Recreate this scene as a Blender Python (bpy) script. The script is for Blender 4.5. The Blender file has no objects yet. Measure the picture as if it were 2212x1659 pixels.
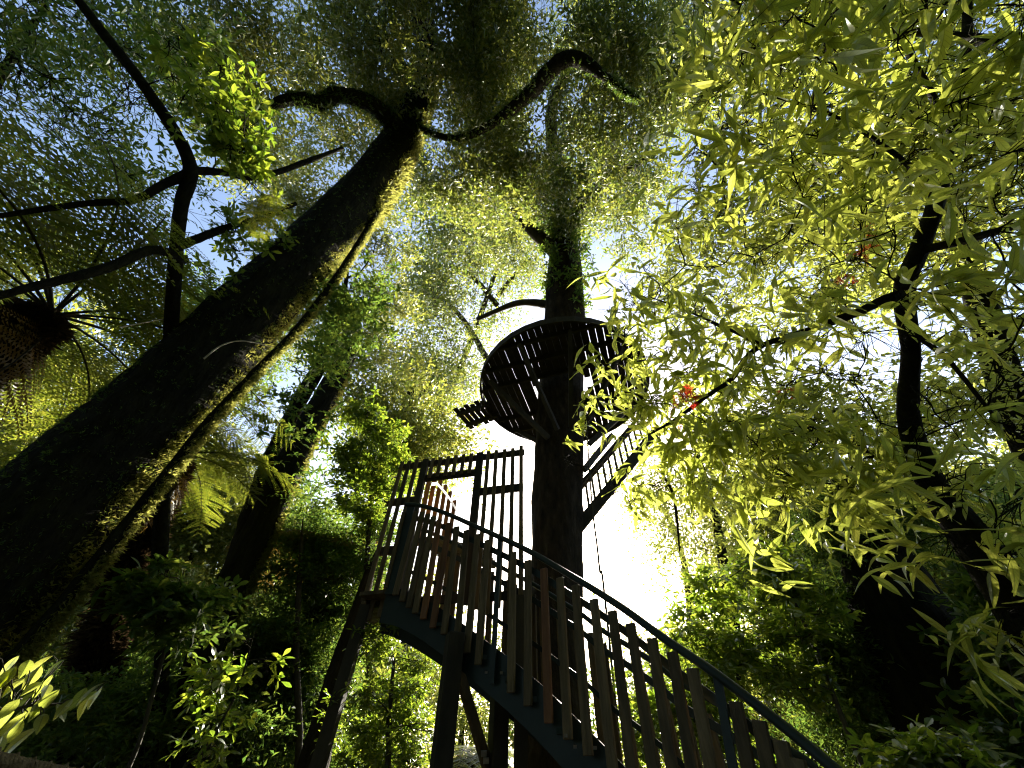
import bpy, math, random
import numpy as np

# ------------------------------------------------------------------ camera, sky, sun, exposure
S = bpy.context.scene
COL = S.collection
F, CX, CY = 829.0, 1106.0, 829.5            # pixel grid of a 2212 x 1659 picture, 13.5 mm lens
PITCH, ROLL = math.radians(47), math.radians(1.6)
C0 = np.array([0.0, 0.0, 1.5])
_f = np.array([0, math.cos(PITCH), math.sin(PITCH)])
_u = np.array([0, -math.sin(PITCH), math.cos(PITCH)])
_r = np.array([1.0, 0, 0])
RT = math.cos(ROLL) * _r + math.sin(ROLL) * _u
UP = math.cos(ROLL) * _u - math.sin(ROLL) * _r
FW = _f

cam = bpy.data.cameras.new('camera')
cam.sensor_width = 36.0
cam.lens = F / 2212.0 * 36.0
cam.clip_start = 0.05
cam.clip_end = 2000
camo = bpy.data.objects.new('camera', cam)
COL.objects.link(camo)
from mathutils import Matrix, Vector
camo.matrix_world = Matrix(((RT[0], UP[0], -FW[0], C0[0]), (RT[1], UP[1], -FW[1], C0[1]),
                            (RT[2], UP[2], -FW[2], C0[2]), (0, 0, 0, 1)))
S.camera = camo


def ray(x, y):
    d = RT * (x - CX) + UP * (CY - y) + FW * F
    return d / np.linalg.norm(d)


SUN_PX = (1292, 1150)
sd = ray(*SUN_PX)
SUN_EL = math.asin(sd[2])
SUN_AZ = math.atan2(sd[0], sd[1])            # clockwise from +Y
W = bpy.data.worlds.new('World')
S.world = W
W.use_nodes = True
nt = W.node_tree
bgn = nt.nodes['Background']
sky = nt.nodes.new('ShaderNodeTexSky')
sky.sky_type = 'NISHITA'
sky.sun_disc = False
sky.sun_elevation = SUN_EL
sky.sun_rotation = SUN_AZ
sky.air_density = 1.0
sky.dust_density = 2.5
nt.links.new(sky.outputs[0], bgn.inputs[0])
bgn.inputs[1].default_value = 0.10
sl = bpy.data.lights.new('sun', 'SUN')
sl.energy = 4.6
sl.angle = math.radians(0.5)
sl.color = (1.0, 0.93, 0.80)
so = bpy.data.objects.new('sun', sl)
COL.objects.link(so)
so.rotation_euler = Vector(-sd).to_track_quat('-Z', 'Y').to_euler()
so.location = (0, 0, 40)
S.view_settings.view_transform = 'Standard'
S.view_settings.look = 'None'
S.view_settings.exposure = 2.1
S.view_settings.gamma = 1.0
cy = S.cycles
cy.filter_width = 1.15
cy.max_bounces = 7
cy.diffuse_bounces = 4
cy.glossy_bounces = 2
cy.transmission_bounces = 4
cy.volume_bounces = 0
cy.transparent_max_bounces = 4
cy.caustics_reflective = False
cy.caustics_refractive = False

rng = np.random.default_rng(7)


# ------------------------------------------------------------------ placing helpers
def at(x, y, d):                              # point seen at (x, y), d metres away
    return C0 + ray(x, y) * d


def ath(x, y, hd):                            # same, hd = distance over the ground
    r = ray(x, y)
    return C0 + r * hd / math.hypot(r[0], r[1])


def atz(x, y, z):
    r = ray(x, y)
    return C0 + r * (z - C0[2]) / r[2]


def rad(x, y, d, w):                          # radius of something w pixels wide at d metres
    return 0.5 * w * d * float(ray(x, y) @ FW) / F


# ------------------------------------------------------------------ mesh helpers
class MB:
    def __init__(s):
        s.v, s.f, s.uv, s.n = [], [], [], 0

    def add(s, V, Fc, UV=None):
        V = np.asarray(V, float).reshape(-1, 3)
        Fc = np.asarray(Fc, int).reshape(-1, 4)
        s.v.append(V)
        s.f.append(Fc + s.n)
        if UV is not None:
            s.uv.append(UV)
        s.n += len(V)
        return s

    def box(s, p0, p1, w, h, up=(0, 0, 1)):   # beam from p0 to p1, w wide, h along up
        p0, p1, up = (np.asarray(a, float) for a in (p0, p1, up))
        t = p1 - p0
        t = t / np.linalg.norm(t)
        sd_ = np.cross(t, up)
        if np.linalg.norm(sd_) < 1e-4:
            sd_ = np.cross(t, (1, 0, 0))
        sd_ /= np.linalg.norm(sd_)
        u = np.cross(sd_, t)
        o = [(-1, -1), (1, -1), (1, 1), (-1, 1)]
        V = [p + sd_ * a * w / 2 + u * b * h / 2 for p in (p0, p1) for a, b in o]
        return s.add(V, [(0, 1, 2, 3), (7, 6, 5, 4), (0, 4, 5, 1), (1, 5, 6, 2), (2, 6, 7, 3), (3, 7, 4, 0)])

    def tube(s, P, r, sides=8, cap=True):
        V, Fc = tubes(np.asarray(P, float)[None], np.broadcast_to(np.asarray(r, float), (len(P),))[None], sides)
        s.add(V, Fc)
        return s

    def build(s, name, mat, parent=None, smooth=False, bevel=0):
        V = np.concatenate(s.v).astype(np.float32)
        Q = np.concatenate(s.f).astype(np.int32)
        me = bpy.data.meshes.new(name)
        me.vertices.add(len(V))
        me.vertices.foreach_set('co', V.ravel())
        me.loops.add(Q.size)
        me.loops.foreach_set('vertex_index', Q.ravel())
        me.polygons.add(len(Q))
        me.polygons.foreach_set('loop_start', np.arange(0, Q.size, 4, dtype=np.int32))
        me.polygons.foreach_set('use_smooth', np.full(len(Q), smooth))
        if s.uv:
            uv = np.concatenate(s.uv).astype(np.float32)
            lay = me.uv_layers.new(name='UVMap')
            lay.data.foreach_set('uv', uv[Q.ravel()].ravel())
        me.update(calc_edges=True)
        me.materials.append(mat)
        o = bpy.data.objects.new(name, me)
        COL.objects.link(o)
        if parent:
            o.parent = parent
            o.matrix_parent_inverse = parent.matrix_world.inverted()
        if bevel:
            b = o.modifiers.new('bevel', 'BEVEL')
            b.width = bevel
            b.segments = 1
        return o


def tubes(P, R, sides=4):                     # P (N,K,3), R (N,K): many tapered tubes at once
    N, K = P.shape[:2]
    T = np.gradient(P, axis=1)
    T /= np.linalg.norm(T, axis=2, keepdims=True) + 1e-9
    m = (P[:, -1] - P[:, 0])
    m /= np.linalg.norm(m, axis=1, keepdims=True) + 1e-9
    ref = np.where(np.abs(m[:, 2:3]) > 0.8, np.array([[1.0, 0.1, 0]]), np.array([[0.1, 0, 1.0]]))
    A = np.cross(T, ref[:, None, :])
    A /= np.linalg.norm(A, axis=2, keepdims=True) + 1e-9
    B = np.cross(T, A)
    th = np.arange(sides) * 2 * math.pi / sides
    V = P[:, :, None, :] + R[:, :, None, None] * (A[:, :, None, :] * np.cos(th)[None, None, :, None]
                                                   + B[:, :, None, :] * np.sin(th)[None, None, :, None])
    idx = np.arange(N * K * sides).reshape(N, K, sides)
    a = idx[:, :-1, :]
    b = idx[:, 1:, :]
    Fc = np.stack([a, np.roll(a, -1, 2), np.roll(b, -1, 2), b], -1)
    return V.reshape(-1, 3), Fc.reshape(-1, 4)


def spline(P, n):                             # Catmull-Rom resample
    P = np.asarray(P, float)
    k = len(P)
    E_ = np.vstack([2 * P[0] - P[1], P, 2 * P[-1] - P[-2]])
    t = np.linspace(0, k - 1, n)
    i = np.minimum(t.astype(int), k - 2)
    u = (t - i)[:, None]
    a, b, c, d = E_[i], E_[i + 1], E_[i + 2], E_[i + 3]
    return 0.5 * (2 * b + (c - a) * u + (2 * a - 5 * b + 4 * c - d) * u ** 2 + (3 * b - a - 3 * c + d) * u ** 3)


def empty(name, loc, label=None, cat=None, group=None):
    o = bpy.data.objects.new(name, None)
    o.empty_display_size = 0.3
    o.location = tuple(loc)
    COL.objects.link(o)
    bpy.context.view_layer.update()
    if label:
        o['label'] = label
        o['category'] = cat
    if group:
        o['group'] = group
    return o


def tag(o, label, cat, group=None):
    o['label'] = label
    o['category'] = cat
    if group:
        o['group'] = group
    return o


# ------------------------------------------------------------------ materials
def mat_new(name):
    m = bpy.data.materials.new(name)
    m.use_nodes = True
    t = m.node_tree
    t.nodes.clear()
    out = t.nodes.new('ShaderNodeOutputMaterial')
    return m, t, out


def ramp(t, fac, stops):
    r = t.nodes.new('ShaderNodeValToRGB')
    e = r.color_ramp.elements
    while len(e) < len(stops):
        e.new(0.5)
    for k, (p, c) in enumerate(stops):
        e[k].position = p
        e[k].color = (*c, 1)
    t.links.new(fac, r.inputs[0])
    return r.outputs[0]


def noise(t, scale, detail=4, coord='Object', stretch=(1, 1, 1), rough=0.6):
    tc = t.nodes.new('ShaderNodeTexCoord')
    mp = t.nodes.new('ShaderNodeMapping')
    mp.inputs['Scale'].default_value = stretch
    t.links.new(tc.outputs[coord], mp.inputs[0])
    n = t.nodes.new('ShaderNodeTexNoise')
    n.inputs['Scale'].default_value = scale
    n.inputs['Detail'].default_value = detail
    n.inputs['Roughness'].default_value = rough
    t.links.new(mp.outputs[0], n.inputs['Vector'])
    return n.outputs[0]


def leaf_mat(name, diff_a, diff_b, trans_a, trans_b, trans=0.55, gloss=0.08, veins=False, rough=0.38):
    m, t, out = mat_new(name)
    L = t.links
    g = t.nodes.new('ShaderNodeNewGeometry')
    r = g.outputs['Random Per Island']
    cd = ramp(t, r, [(0.0, diff_a), (0.85, diff_b), (1.0, tuple(0.6 * a + 0.4 * b for a, b in zip(diff_b, (0.16, 0.10, 0.02))))])
    ct = ramp(t, r, [(0.0, trans_a), (0.9, trans_b), (1.0, tuple(0.85 * a + 0.15 * b for a, b in zip(trans_b, (0.5, 0.3, 0.03))))])
    if veins:
        uv = t.nodes.new('ShaderNodeTexCoord')
        sp = t.nodes.new('ShaderNodeSeparateXYZ')
        L.new(uv.outputs['UV'], sp.inputs[0])
        ab = t.nodes.new('ShaderNodeMath')
        ab.operation = 'SUBTRACT'
        L.new(sp.outputs[0], ab.inputs[0])
        ab.inputs[1].default_value = 0.5
        ab2 = t.nodes.new('ShaderNodeMath')
        ab2.operation = 'ABSOLUTE'
        L.new(ab.outputs[0], ab2.inputs[0])
        # midrib
        mr = t.nodes.new('ShaderNodeMath')
        mr.operation = 'LESS_THAN'
        L.new(ab2.outputs[0], mr.inputs[0])
        mr.inputs[1].default_value = 0.05
        # side veins: fract(v*11 - |u|*3) < .16
        c1 = t.nodes.new('ShaderNodeMath')
        c1.operation = 'MULTIPLY'
        L.new(ab2.outputs[0], c1.inputs[0])
        c1.inputs[1].default_value = -3.0
        c2 = t.nodes.new('ShaderNodeMath')
        c2.operation = 'MULTIPLY_ADD'
        L.new(sp.outputs[1], c2.inputs[0])
        c2.inputs[1].default_value = 10.0
        L.new(c1.outputs[0], c2.inputs[2])
        c3 = t.nodes.new('ShaderNodeMath')
        c3.operation = 'FRACT'
        L.new(c2.outputs[0], c3.inputs[0])
        c4 = t.nodes.new('ShaderNodeMath')
        c4.operation = 'LESS_THAN'
        L.new(c3.outputs[0], c4.inputs[0])
        c4.inputs[1].default_value = 0.14
        mx = t.nodes.new('ShaderNodeMath')
        mx.operation = 'MAXIMUM'
        L.new(mr.outputs[0], mx.inputs[0])
        L.new(c4.outputs[0], mx.inputs[1])
        mm = t.nodes.new('ShaderNodeMixRGB')
        mm.blend_type = 'MULTIPLY'
        ml = t.nodes.new('ShaderNodeMath')
        ml.operation = 'MULTIPLY'
        L.new(mx.outputs[0], ml.inputs[0])
        ml.inputs[1].default_value = 0.6
        L.new(ml.outputs[0], mm.inputs[0])
        L.new(ct, mm.inputs[1])
        mm.inputs[2].default_value = (0.45, 0.5, 0.35, 1)
        ct = mm.outputs[0]
    d = t.nodes.new('ShaderNodeBsdfDiffuse')
    L.new(cd, d.inputs[0])
    tr = t.nodes.new('ShaderNodeBsdfTranslucent')
    L.new(ct, tr.inputs[0])
    a = t.nodes.new('ShaderNodeMixShader')
    a.inputs[0].default_value = trans
    L.new(d.outputs[0], a.inputs[1])
    L.new(tr.outputs[0], a.inputs[2])
    gl = t.nodes.new('ShaderNodeBsdfGlossy')
    gl.inputs['Roughness'].default_value = rough
    gl.inputs[0].default_value = (0.9, 0.95, 0.9, 1)
    lw = t.nodes.new('ShaderNodeLayerWeight')
    lw.inputs[0].default_value = 0.25
    mg = t.nodes.new('ShaderNodeMath')
    mg.operation = 'MULTIPLY_ADD'
    L.new(lw.outputs['Fresnel'], mg.inputs[0])
    mg.inputs[1].default_value = gloss * 2
    mg.inputs[2].default_value = gloss * 0.3
    b = t.nodes.new('ShaderNodeMixShader')
    L.new(mg.outputs[0], b.inputs[0])
    L.new(a.outputs[0], b.inputs[1])
    L.new(gl.outputs[0], b.inputs[2])
    L.new(b.outputs[0], out.inputs[0])
    return m


def solid_mat(name, stops, scale, stretch=(1, 1, 1), rough=0.9, bump=0.4, bscale=None, spec=0.3, metallic=0, vary=0.0,
              detail=6):
    m, t, out = mat_new(name)
    L = t.links
    p = t.nodes.new('ShaderNodeBsdfPrincipled')
    n = noise(t, scale, detail, 'Object', stretch)
    c = ramp(t, n, stops)
    if vary:
        oi = t.nodes.new('ShaderNodeObjectInfo')
        hs = t.nodes.new('ShaderNodeHueSaturation')
        ma = t.nodes.new('ShaderNodeMath')
        ma.operation = 'MULTIPLY_ADD'
        L.new(oi.outputs['Random'], ma.inputs[0])
        ma.inputs[1].default_value = 2 * vary
        ma.inputs[2].default_value = 1 - vary
        L.new(ma.outputs[0], hs.inputs['Value'])
        L.new(c, hs.inputs['Color'])
        c = hs.outputs[0]
    L.new(c, p.inputs['Base Color'])
    p.inputs['Roughness'].default_value = rough
    p.inputs['Specular IOR Level'].default_value = spec
    p.inputs['Metallic'].default_value = metallic
    if bump:
        n2 = noise(t, bscale or scale * 3, 5, 'Object', stretch)
        bn = t.nodes.new('ShaderNodeBump')
        bn.inputs['Strength'].default_value = bump
        bn.inputs['Distance'].default_value = 0.09 if 'bark' in name else 0.02
        L.new(n2, bn.inputs['Height'])
        L.new(bn.outputs[0], p.inputs['Normal'])
    L.new(p.outputs[0], out.inputs[0])
    return m


M = {}
M['lance'] = leaf_mat('long_leaf', (0.05, 0.08, 0.012), (0.09, 0.11, 0.02), (0.46, 0.54, 0.07), (0.70, 0.74, 0.12), 0.66, 0.09, True)
M['broad'] = leaf_mat('broad_leaf', (0.03, 0.06, 0.012), (0.06, 0.09, 0.018), (0.16, 0.29, 0.02), (0.44, 0.53, 0.045), 0.58, 0.08, True)
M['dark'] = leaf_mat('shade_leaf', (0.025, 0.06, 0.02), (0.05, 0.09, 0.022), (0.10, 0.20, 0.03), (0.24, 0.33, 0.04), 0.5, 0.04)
M['canopy'] = leaf_mat('canopy_leaf', (0.035, 0.06, 0.014), (0.07, 0.09, 0.02), (0.22, 0.30, 0.04), (0.52, 0.52, 0.09), 0.55, 0.09)
M['shadecanopy'] = leaf_mat('shaded_canopy_leaf', (0.028, 0.05, 0.014), (0.06, 0.08, 0.02), (0.14, 0.22, 0.03), (0.40, 0.43, 0.07), 0.55, 0.07)  # canopy leaf again, with shade put into its darker colours
M['olive'] = leaf_mat('olive_leaf', (0.06, 0.07, 0.018), (0.10, 0.10, 0.025), (0.33, 0.40, 0.05), (0.54, 0.57, 0.10), 0.6, 0.06)
M['far'] = leaf_mat('far_leaf', (0.04, 0.065, 0.02), (0.08, 0.10, 0.025), (0.22, 0.30, 0.04), (0.46, 0.46, 0.07), 0.55, 0.06)
M['fern'] = leaf_mat('fern_leaf', (0.035, 0.055, 0.012), (0.06, 0.075, 0.016), (0.20, 0.27, 0.02), (0.36, 0.38, 0.035), 0.55, 0.05)
M['drybrown'] = leaf_mat('dry_frond', (0.09, 0.05, 0.015), (0.12, 0.07, 0.02), (0.30, 0.18, 0.03), (0.42, 0.26, 0.05), 0.5, 0.03)
M['red'] = leaf_mat('red_flower', (0.25, 0.02, 0.015), (0.35, 0.03, 0.02), (0.6, 0.03, 0.02), (0.75, 0.06, 0.03), 0.5, 0.03)
M['moss'] = leaf_mat('moss_tuft', (0.06, 0.07, 0.02), (0.10, 0.10, 0.035), (0.28, 0.30, 0.05), (0.48, 0.46, 0.11), 0.6, 0.02)
M['fibre'] = leaf_mat('trunk_fibre', (0.03, 0.02, 0.01), (0.06, 0.04, 0.02), (0.05, 0.03, 0.015), (0.09, 0.06, 0.03), 0.3, 0.01)
M['bark'] = solid_mat('mossy_bark', [(0.3, (0.007, 0.007, 0.005)), (0.55, (0.018, 0.017, 0.010)), (0.8, (0.034, 0.036, 0.012))], 9.0, (1, 1, 0.3), 0.95, 1.0, 20, spec=0.1, detail=9)
M['barkbrown'] = solid_mat('brown_bark', [(0.3, (0.012, 0.009, 0.006)), (0.55, (0.035, 0.026, 0.016)), (0.8, (0.075, 0.058, 0.036))], 7.0, (1, 1, 0.3), 0.95, 1.0, 16, spec=0.1)
M['twig'] = solid_mat('twig_bark', [(0.3, (0.025, 0.022, 0.016)), (0.7, (0.07, 0.06, 0.04))], 6.0, (1, 1, 1), 0.9, 0.3)
M['paletwig'] = solid_mat('pale_dead_twig', [(0.3, (0.35, 0.30, 0.22)), (0.7, (0.50, 0.46, 0.38))], 8.0, (1, 1, 1), 0.8, 0.3)
M['wood'] = solid_mat('weathered_slat', [(0.25, (0.05, 0.037, 0.021)), (0.5, (0.115, 0.082, 0.043)), (0.75, (0.20, 0.14, 0.07))], 7.0, (3, 3, 0.35), 0.8, 0.5, 24, vary=0.35)
M['woodred'] = solid_mat('reddish_slat', [(0.25, (0.10, 0.045, 0.022)), (0.55, (0.20, 0.09, 0.04)), (0.8, (0.30, 0.14, 0.06))], 6.0, (3, 3, 0.35), 0.75, 0.4, 24, vary=0.3)
M['woodsunlit'] = solid_mat('sunlit_orange_slat', [(0.25, (0.20, 0.085, 0.035)), (0.55, (0.36, 0.16, 0.06)), (0.8, (0.48, 0.24, 0.10))], 6.0, (3, 3, 0.35), 0.75, 0.4, 24, vary=0.2)  # orange sun glow put into the slat colour
M['wooddark'] = solid_mat('dark_timber', [(0.3, (0.022, 0.020, 0.016)), (0.7, (0.055, 0.045, 0.03))], 5.0, (1, 1, 0.4), 0.85, 0.4, vary=0.2)
M['steel'] = solid_mat('green_painted_steel', [(0.3, (0.010, 0.018, 0.015)), (0.7, (0.018, 0.029, 0.024))], 4.0, (1, 1, 1), 0.5, 0.05, spec=0.25)
M['galv'] = solid_mat('galvanised_steel', [(0.3, (0.35, 0.36, 0.36)), (0.7, (0.55, 0.56, 0.55))], 30.0, (1, 1, 1), 0.45, 0.1, metallic=0.8)
M['rope'] = solid_mat('rope_fibre', [(0.3, (0.08, 0.055, 0.03)), (0.7, (0.20, 0.15, 0.08))], 40.0, (1, 1, 1), 0.9, 0.6)
M['ground'] = solid_mat('forest_floor', [(0.3, (0.02, 0.016, 0.010)), (0.55, (0.045, 0.035, 0.02)), (0.8, (0.05, 0.06, 0.02))], 1.2, (1, 1, 1), 0.95, 0.8, 6)

# ------------------------------------------------------------------ setting: ground and air
n_ = 90
gx, gy = np.meshgrid(np.linspace(-1, 1, n_), np.linspace(-1, 1, n_))
gx = np.sign(gx) * np.abs(gx) ** 2.2 * 400
gy = np.sign(gy) * np.abs(gy) ** 2.2 * 400
gz = 0.12 * np.sin(gx * 0.5 + 1) * np.sin(gy * 0.43) + 0.05 * np.sin(gx * 1.7) * np.sin(gy * 1.3 + 2)
I = np.arange(n_ * n_).reshape(n_, n_)
gm = MB().add(np.stack([gx, gy, gz], -1).reshape(-1, 3),
              np.stack([I[:-1, :-1], I[:-1, 1:], I[1:, 1:], I[1:, :-1]], -1).reshape(-1, 4))
go = gm.build('ground', M['ground'], smooth=True)
go['kind'] = 'structure'

# ------------------------------------------------------------------ leaves and sprays
def leaf(L, Wd, rows, peak=0.45, fold=0.25, droop=0.15, wave=0.0, ph=0.0):
    v = np.linspace(0, 1, rows + 1)
    a = math.log(0.5) / math.log(peak)
    w = 0.5 * Wd * np.sin(math.pi * v ** a) ** 0.9
    w = np.maximum(w, 0.02 * Wd)
    w[-1] = 0.002
    x = L * v
    z = -droop * L * v ** 2
    V = np.zeros((rows + 1, 3, 3))
    for k, sgn in ((0, -1), (1, 0), (2, 1)):
        V[:, k, 0] = x
        V[:, k, 1] = sgn * w
        V[:, k, 2] = z + abs(sgn) * (fold * w) + sgn * wave * L * np.sin(v * 9 + ph)
    I_ = np.arange((rows + 1) * 3).reshape(rows + 1, 3)
    Fc = np.concatenate([np.stack([I_[:-1, c], I_[:-1, c + 1], I_[1:, c + 1], I_[1:, c]], -1) for c in (0, 1)])
    uv = np.zeros((rows + 1, 3, 2))
    uv[:, :, 0] = np.array([0, 0.5, 1])[None]
    uv[:, :, 1] = v[:, None]
    return V.reshape(-1, 3), Fc, uv.reshape(-1, 2)


def quadleaf(L, Wd, fold=0.3):
    V = np.array([[0, 0, 0], [0.5 * L, -Wd / 2, fold * Wd / 2], [L, 0, -0.05 * L], [0.5 * L, Wd / 2, fold * Wd / 2]])
    return V, np.array([[0, 1, 2, 3]]), np.array([[0.5, 0], [0, .5], [0.5, 1], [1, .5]])


def rot(yaw, pitch, roll):
    cy_, sy = np.cos(yaw), np.sin(yaw)
    cp, sp = np.cos(pitch), np.sin(pitch)
    cr, sr = np.cos(roll), np.sin(roll)
    yaw = np.asarray(yaw)
    z = np.zeros_like(cy_)
    o = np.ones_like(cy_)
    Rz = np.stack([np.stack([cy_, -sy, z], -1), np.stack([sy, cy_, z], -1), np.stack([z, z, o], -1)], -2)
    Ry = np.stack([np.stack([cp, z, -sp], -1), np.stack([z, o, z], -1), np.stack([sp, z, cp], -1)], -2)
    Rx = np.stack([np.stack([o, z, z], -1), np.stack([z, cr, -sr], -1), np.stack([z, sr, cr], -1)], -2)
    return Rz @ Ry @ Rx


def merge(parts):
    n, V, Fc, UV = 0, [], [], []
    for v, f, u in parts:
        V.append(v)
        Fc.append(f + n)
        UV.append(u)
        n += len(v)
    return np.concatenate(V), np.concatenate(Fc), np.concatenate(UV)


def spray(kind, r):
    out = []
    if kind == 'lance':                        # long drooping toothed leaves along a twig
        for k in range(8):
            v, f, u = leaf(r.uniform(.08, .22), r.uniform(.022, .046), 8, r.uniform(.36, .5), r.uniform(.05, .8), r.uniform(.0, .75), r.uniform(.004, .022), r.uniform(0, 6))
            R_ = rot(k * 2.4 + r.uniform(-.8, .8), r.uniform(-1.3, .3), r.uniform(-1.1, 1.1))
            out.append((v @ R_.T + np.array([.045 * k, 0, -.004 * k]), f, u))
    elif kind == 'broad':                      # whorl of obovate leaves at the twig end
        for k in range(9):
            v, f, u = leaf(r.uniform(.075, .12), r.uniform(.030, .044), 5, .6, r.uniform(.1, .4), r.uniform(.05, .35), r.uniform(0, .008), r.uniform(0, 6))
            R_ = rot(k * 2.4 + r.uniform(-.3, .3), r.uniform(-.3, .55), r.uniform(-.5, .5))
            out.append((v @ R_.T + np.array([.12 - .012 * k, 0, .0]), f, u))
    elif kind == 'small':                      # folded single faces: canopy twig
        for k in range(12):
            v, f, u = quadleaf(r.uniform(.06, .10), r.uniform(.024, .036), r.uniform(.1, .6))
            R_ = rot(k * 2.4 + r.uniform(-.5, .5), r.uniform(-.8, .6), r.uniform(-.9, .9))
            out.append((v @ R_.T + np.array([.032 * k, r.uniform(-.03, .03), r.uniform(-.02, .02)]), f, u))
    elif kind == 'fine':                       # many tiny leaves
        for k in range(18):
            v, f, u = quadleaf(r.uniform(.04, .065), r.uniform(.018, .028), r.uniform(.1, .5))
            R_ = rot(r.uniform(0, 6.28), r.uniform(-.9, .9), r.uniform(-1, 1))
            out.append((v @ R_.T + np.array([r.uniform(0, .4), r.uniform(-.13, .13), r.uniform(-.07, .07)]), f, u))
    elif kind == 'tuft':                       # moss / epiphyte tuft: short narrow blades
        for k in range(7):
            v, f, u = quadleaf(r.uniform(.03, .08), r.uniform(.008, .016), .2)
            R_ = rot(r.uniform(-1.2, 1.2), r.uniform(-1.2, .8), r.uniform(-1, 1))
            out.append((v @ R_.T + np.array([0, r.uniform(-.03, .03), r.uniform(-.03, .03)]), f, u))
    elif kind == 'flower':
        for k in range(22):
            v, f, u = quadleaf(r.uniform(.03, .05), .006, .1)
            R_ = rot(r.uniform(0, 6.28), r.uniform(-.6, .9), 0)
            out.append((v @ R_.T + np.array([r.uniform(0, .10), 0, 0]), f, u))
    return merge(out)


TPL = {}
for kd in ('lance', 'broad', 'small', 'fine', 'tuft', 'flower'):
    TPL[kd] = [spray(kd, np.random.default_rng(11 + k)) for k in range(10)]


def bake(mb, kind, P, Rm, sc):
    P = np.asarray(P)
    T = TPL[kind]
    pick = rng.integers(0, len(T), len(P))
    for k, (v, f, u) in enumerate(T):
        s = np.where(pick == k)[0]
        if not len(s):
            continue
        V = np.einsum('mij,vj->mvi', Rm[s], v) * sc[s, None, None] + P[s][:, None, :]
        Fc = f[None] + (np.arange(len(s)) * len(v))[:, None, None]
        mb.add(V.reshape(-1, 3), Fc.reshape(-1, 4), np.tile(u, (len(s), 1)))


def inpoly(p, poly):
    x, y = p
    c = False
    j = len(poly) - 1
    for i in range(len(poly)):
        (xi, yi), (xj, yj) = poly[i], poly[j]
        if (yi > y) != (yj > y) and x < (xj - xi) * (y - yi) / (yj - yi) + xi:
            c = not c
        j = i
    return c


def clumps(poly, n, d0, d1, r0, r1, zmin=0.3, even=1):   # n foliage clumps whose middles lie within an outline and a depth range
    xs, ys = [p[0] for p in poly], [p[1] for p in poly]
    out, used = [], []
    k = 0
    while len(out) < n and k < 40 * n:
        k += 1
        cand = [(rng.uniform(min(xs), max(xs)), rng.uniform(min(ys), max(ys))) for _ in range(even)]
        cand = [p for p in cand if inpoly(p, poly)]
        if not cand:
            continue
        p = max(cand, key=lambda q: min([(q[0] - a) ** 2 + (q[1] - b) ** 2 for a, b in used], default=0))
        used.append(p)
        c = at(p[0], p[1], rng.uniform(d0, d1))
        if c[2] > zmin:
            out.append((c, rng.uniform(r0, r1)))
    return out


def trunk_path(px):                            # [(x, y, distance, width in pixels)] from low to high, rooted in the ground
    P = [at(x, y, d) for x, y, d, w in px]
    R_ = [rad(*q) for q in px]
    if P[0][2] > 0.1:
        g = P[0] + (P[0] - P[1]) * 0.15
        g[2] = -0.15
        P.insert(0, g)
        R_.insert(0, R_[0] * 1.35)
    return np.array(P), np.array(R_)


def rough_tube(mb, P, R_, n, sides, amp=0.06, seed=0):
    Q = spline(np.column_stack([P, R_]), n)
    V, Fc = tubes(Q[None, :, :3], Q[None, :, 3], sides)
    r = np.random.default_rng(seed)
    V = V.reshape(n, sides, 3)
    th = np.arange(sides) * 2 * math.pi / sides
    h = np.concatenate([[0], np.cumsum(np.linalg.norm(np.diff(Q[:, :3], axis=0), axis=1))])
    d = np.zeros((n, sides))
    for k in range(7):
        kk = r.integers(2, 9)
        d += np.sin(kk * th[None] + h[:, None] * r.uniform(-1.5, 1.5) + r.uniform(0, 6)) * np.sin(h[:, None] * r.uniform(.5, 4) + r.uniform(0, 6)) / 3.0
    d += r.normal(0, .35, d.shape)
    V = V + (V - Q[:, None, :3]) * (d * amp)[:, :, None]
    mb.add(V.reshape(-1, 3), Fc)
    return Q


def curve_branch(a, b, n, r, wob=0.12, sag=0.0):
    t = np.linspace(0, 1, n)[:, None]
    L = np.linalg.norm(b - a)
    P = a + (b - a) * t
    k1, k2 = r.normal(0, wob * L, 3), r.normal(0, wob * 0.5 * L, 3)
    P += np.sin(math.pi * t) * k1 + np.sin(2 * math.pi * t) * k2
    P[:, 2] += -sag * L * (t[:, 0] ** 2 - t[:, 0])
    return P


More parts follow.
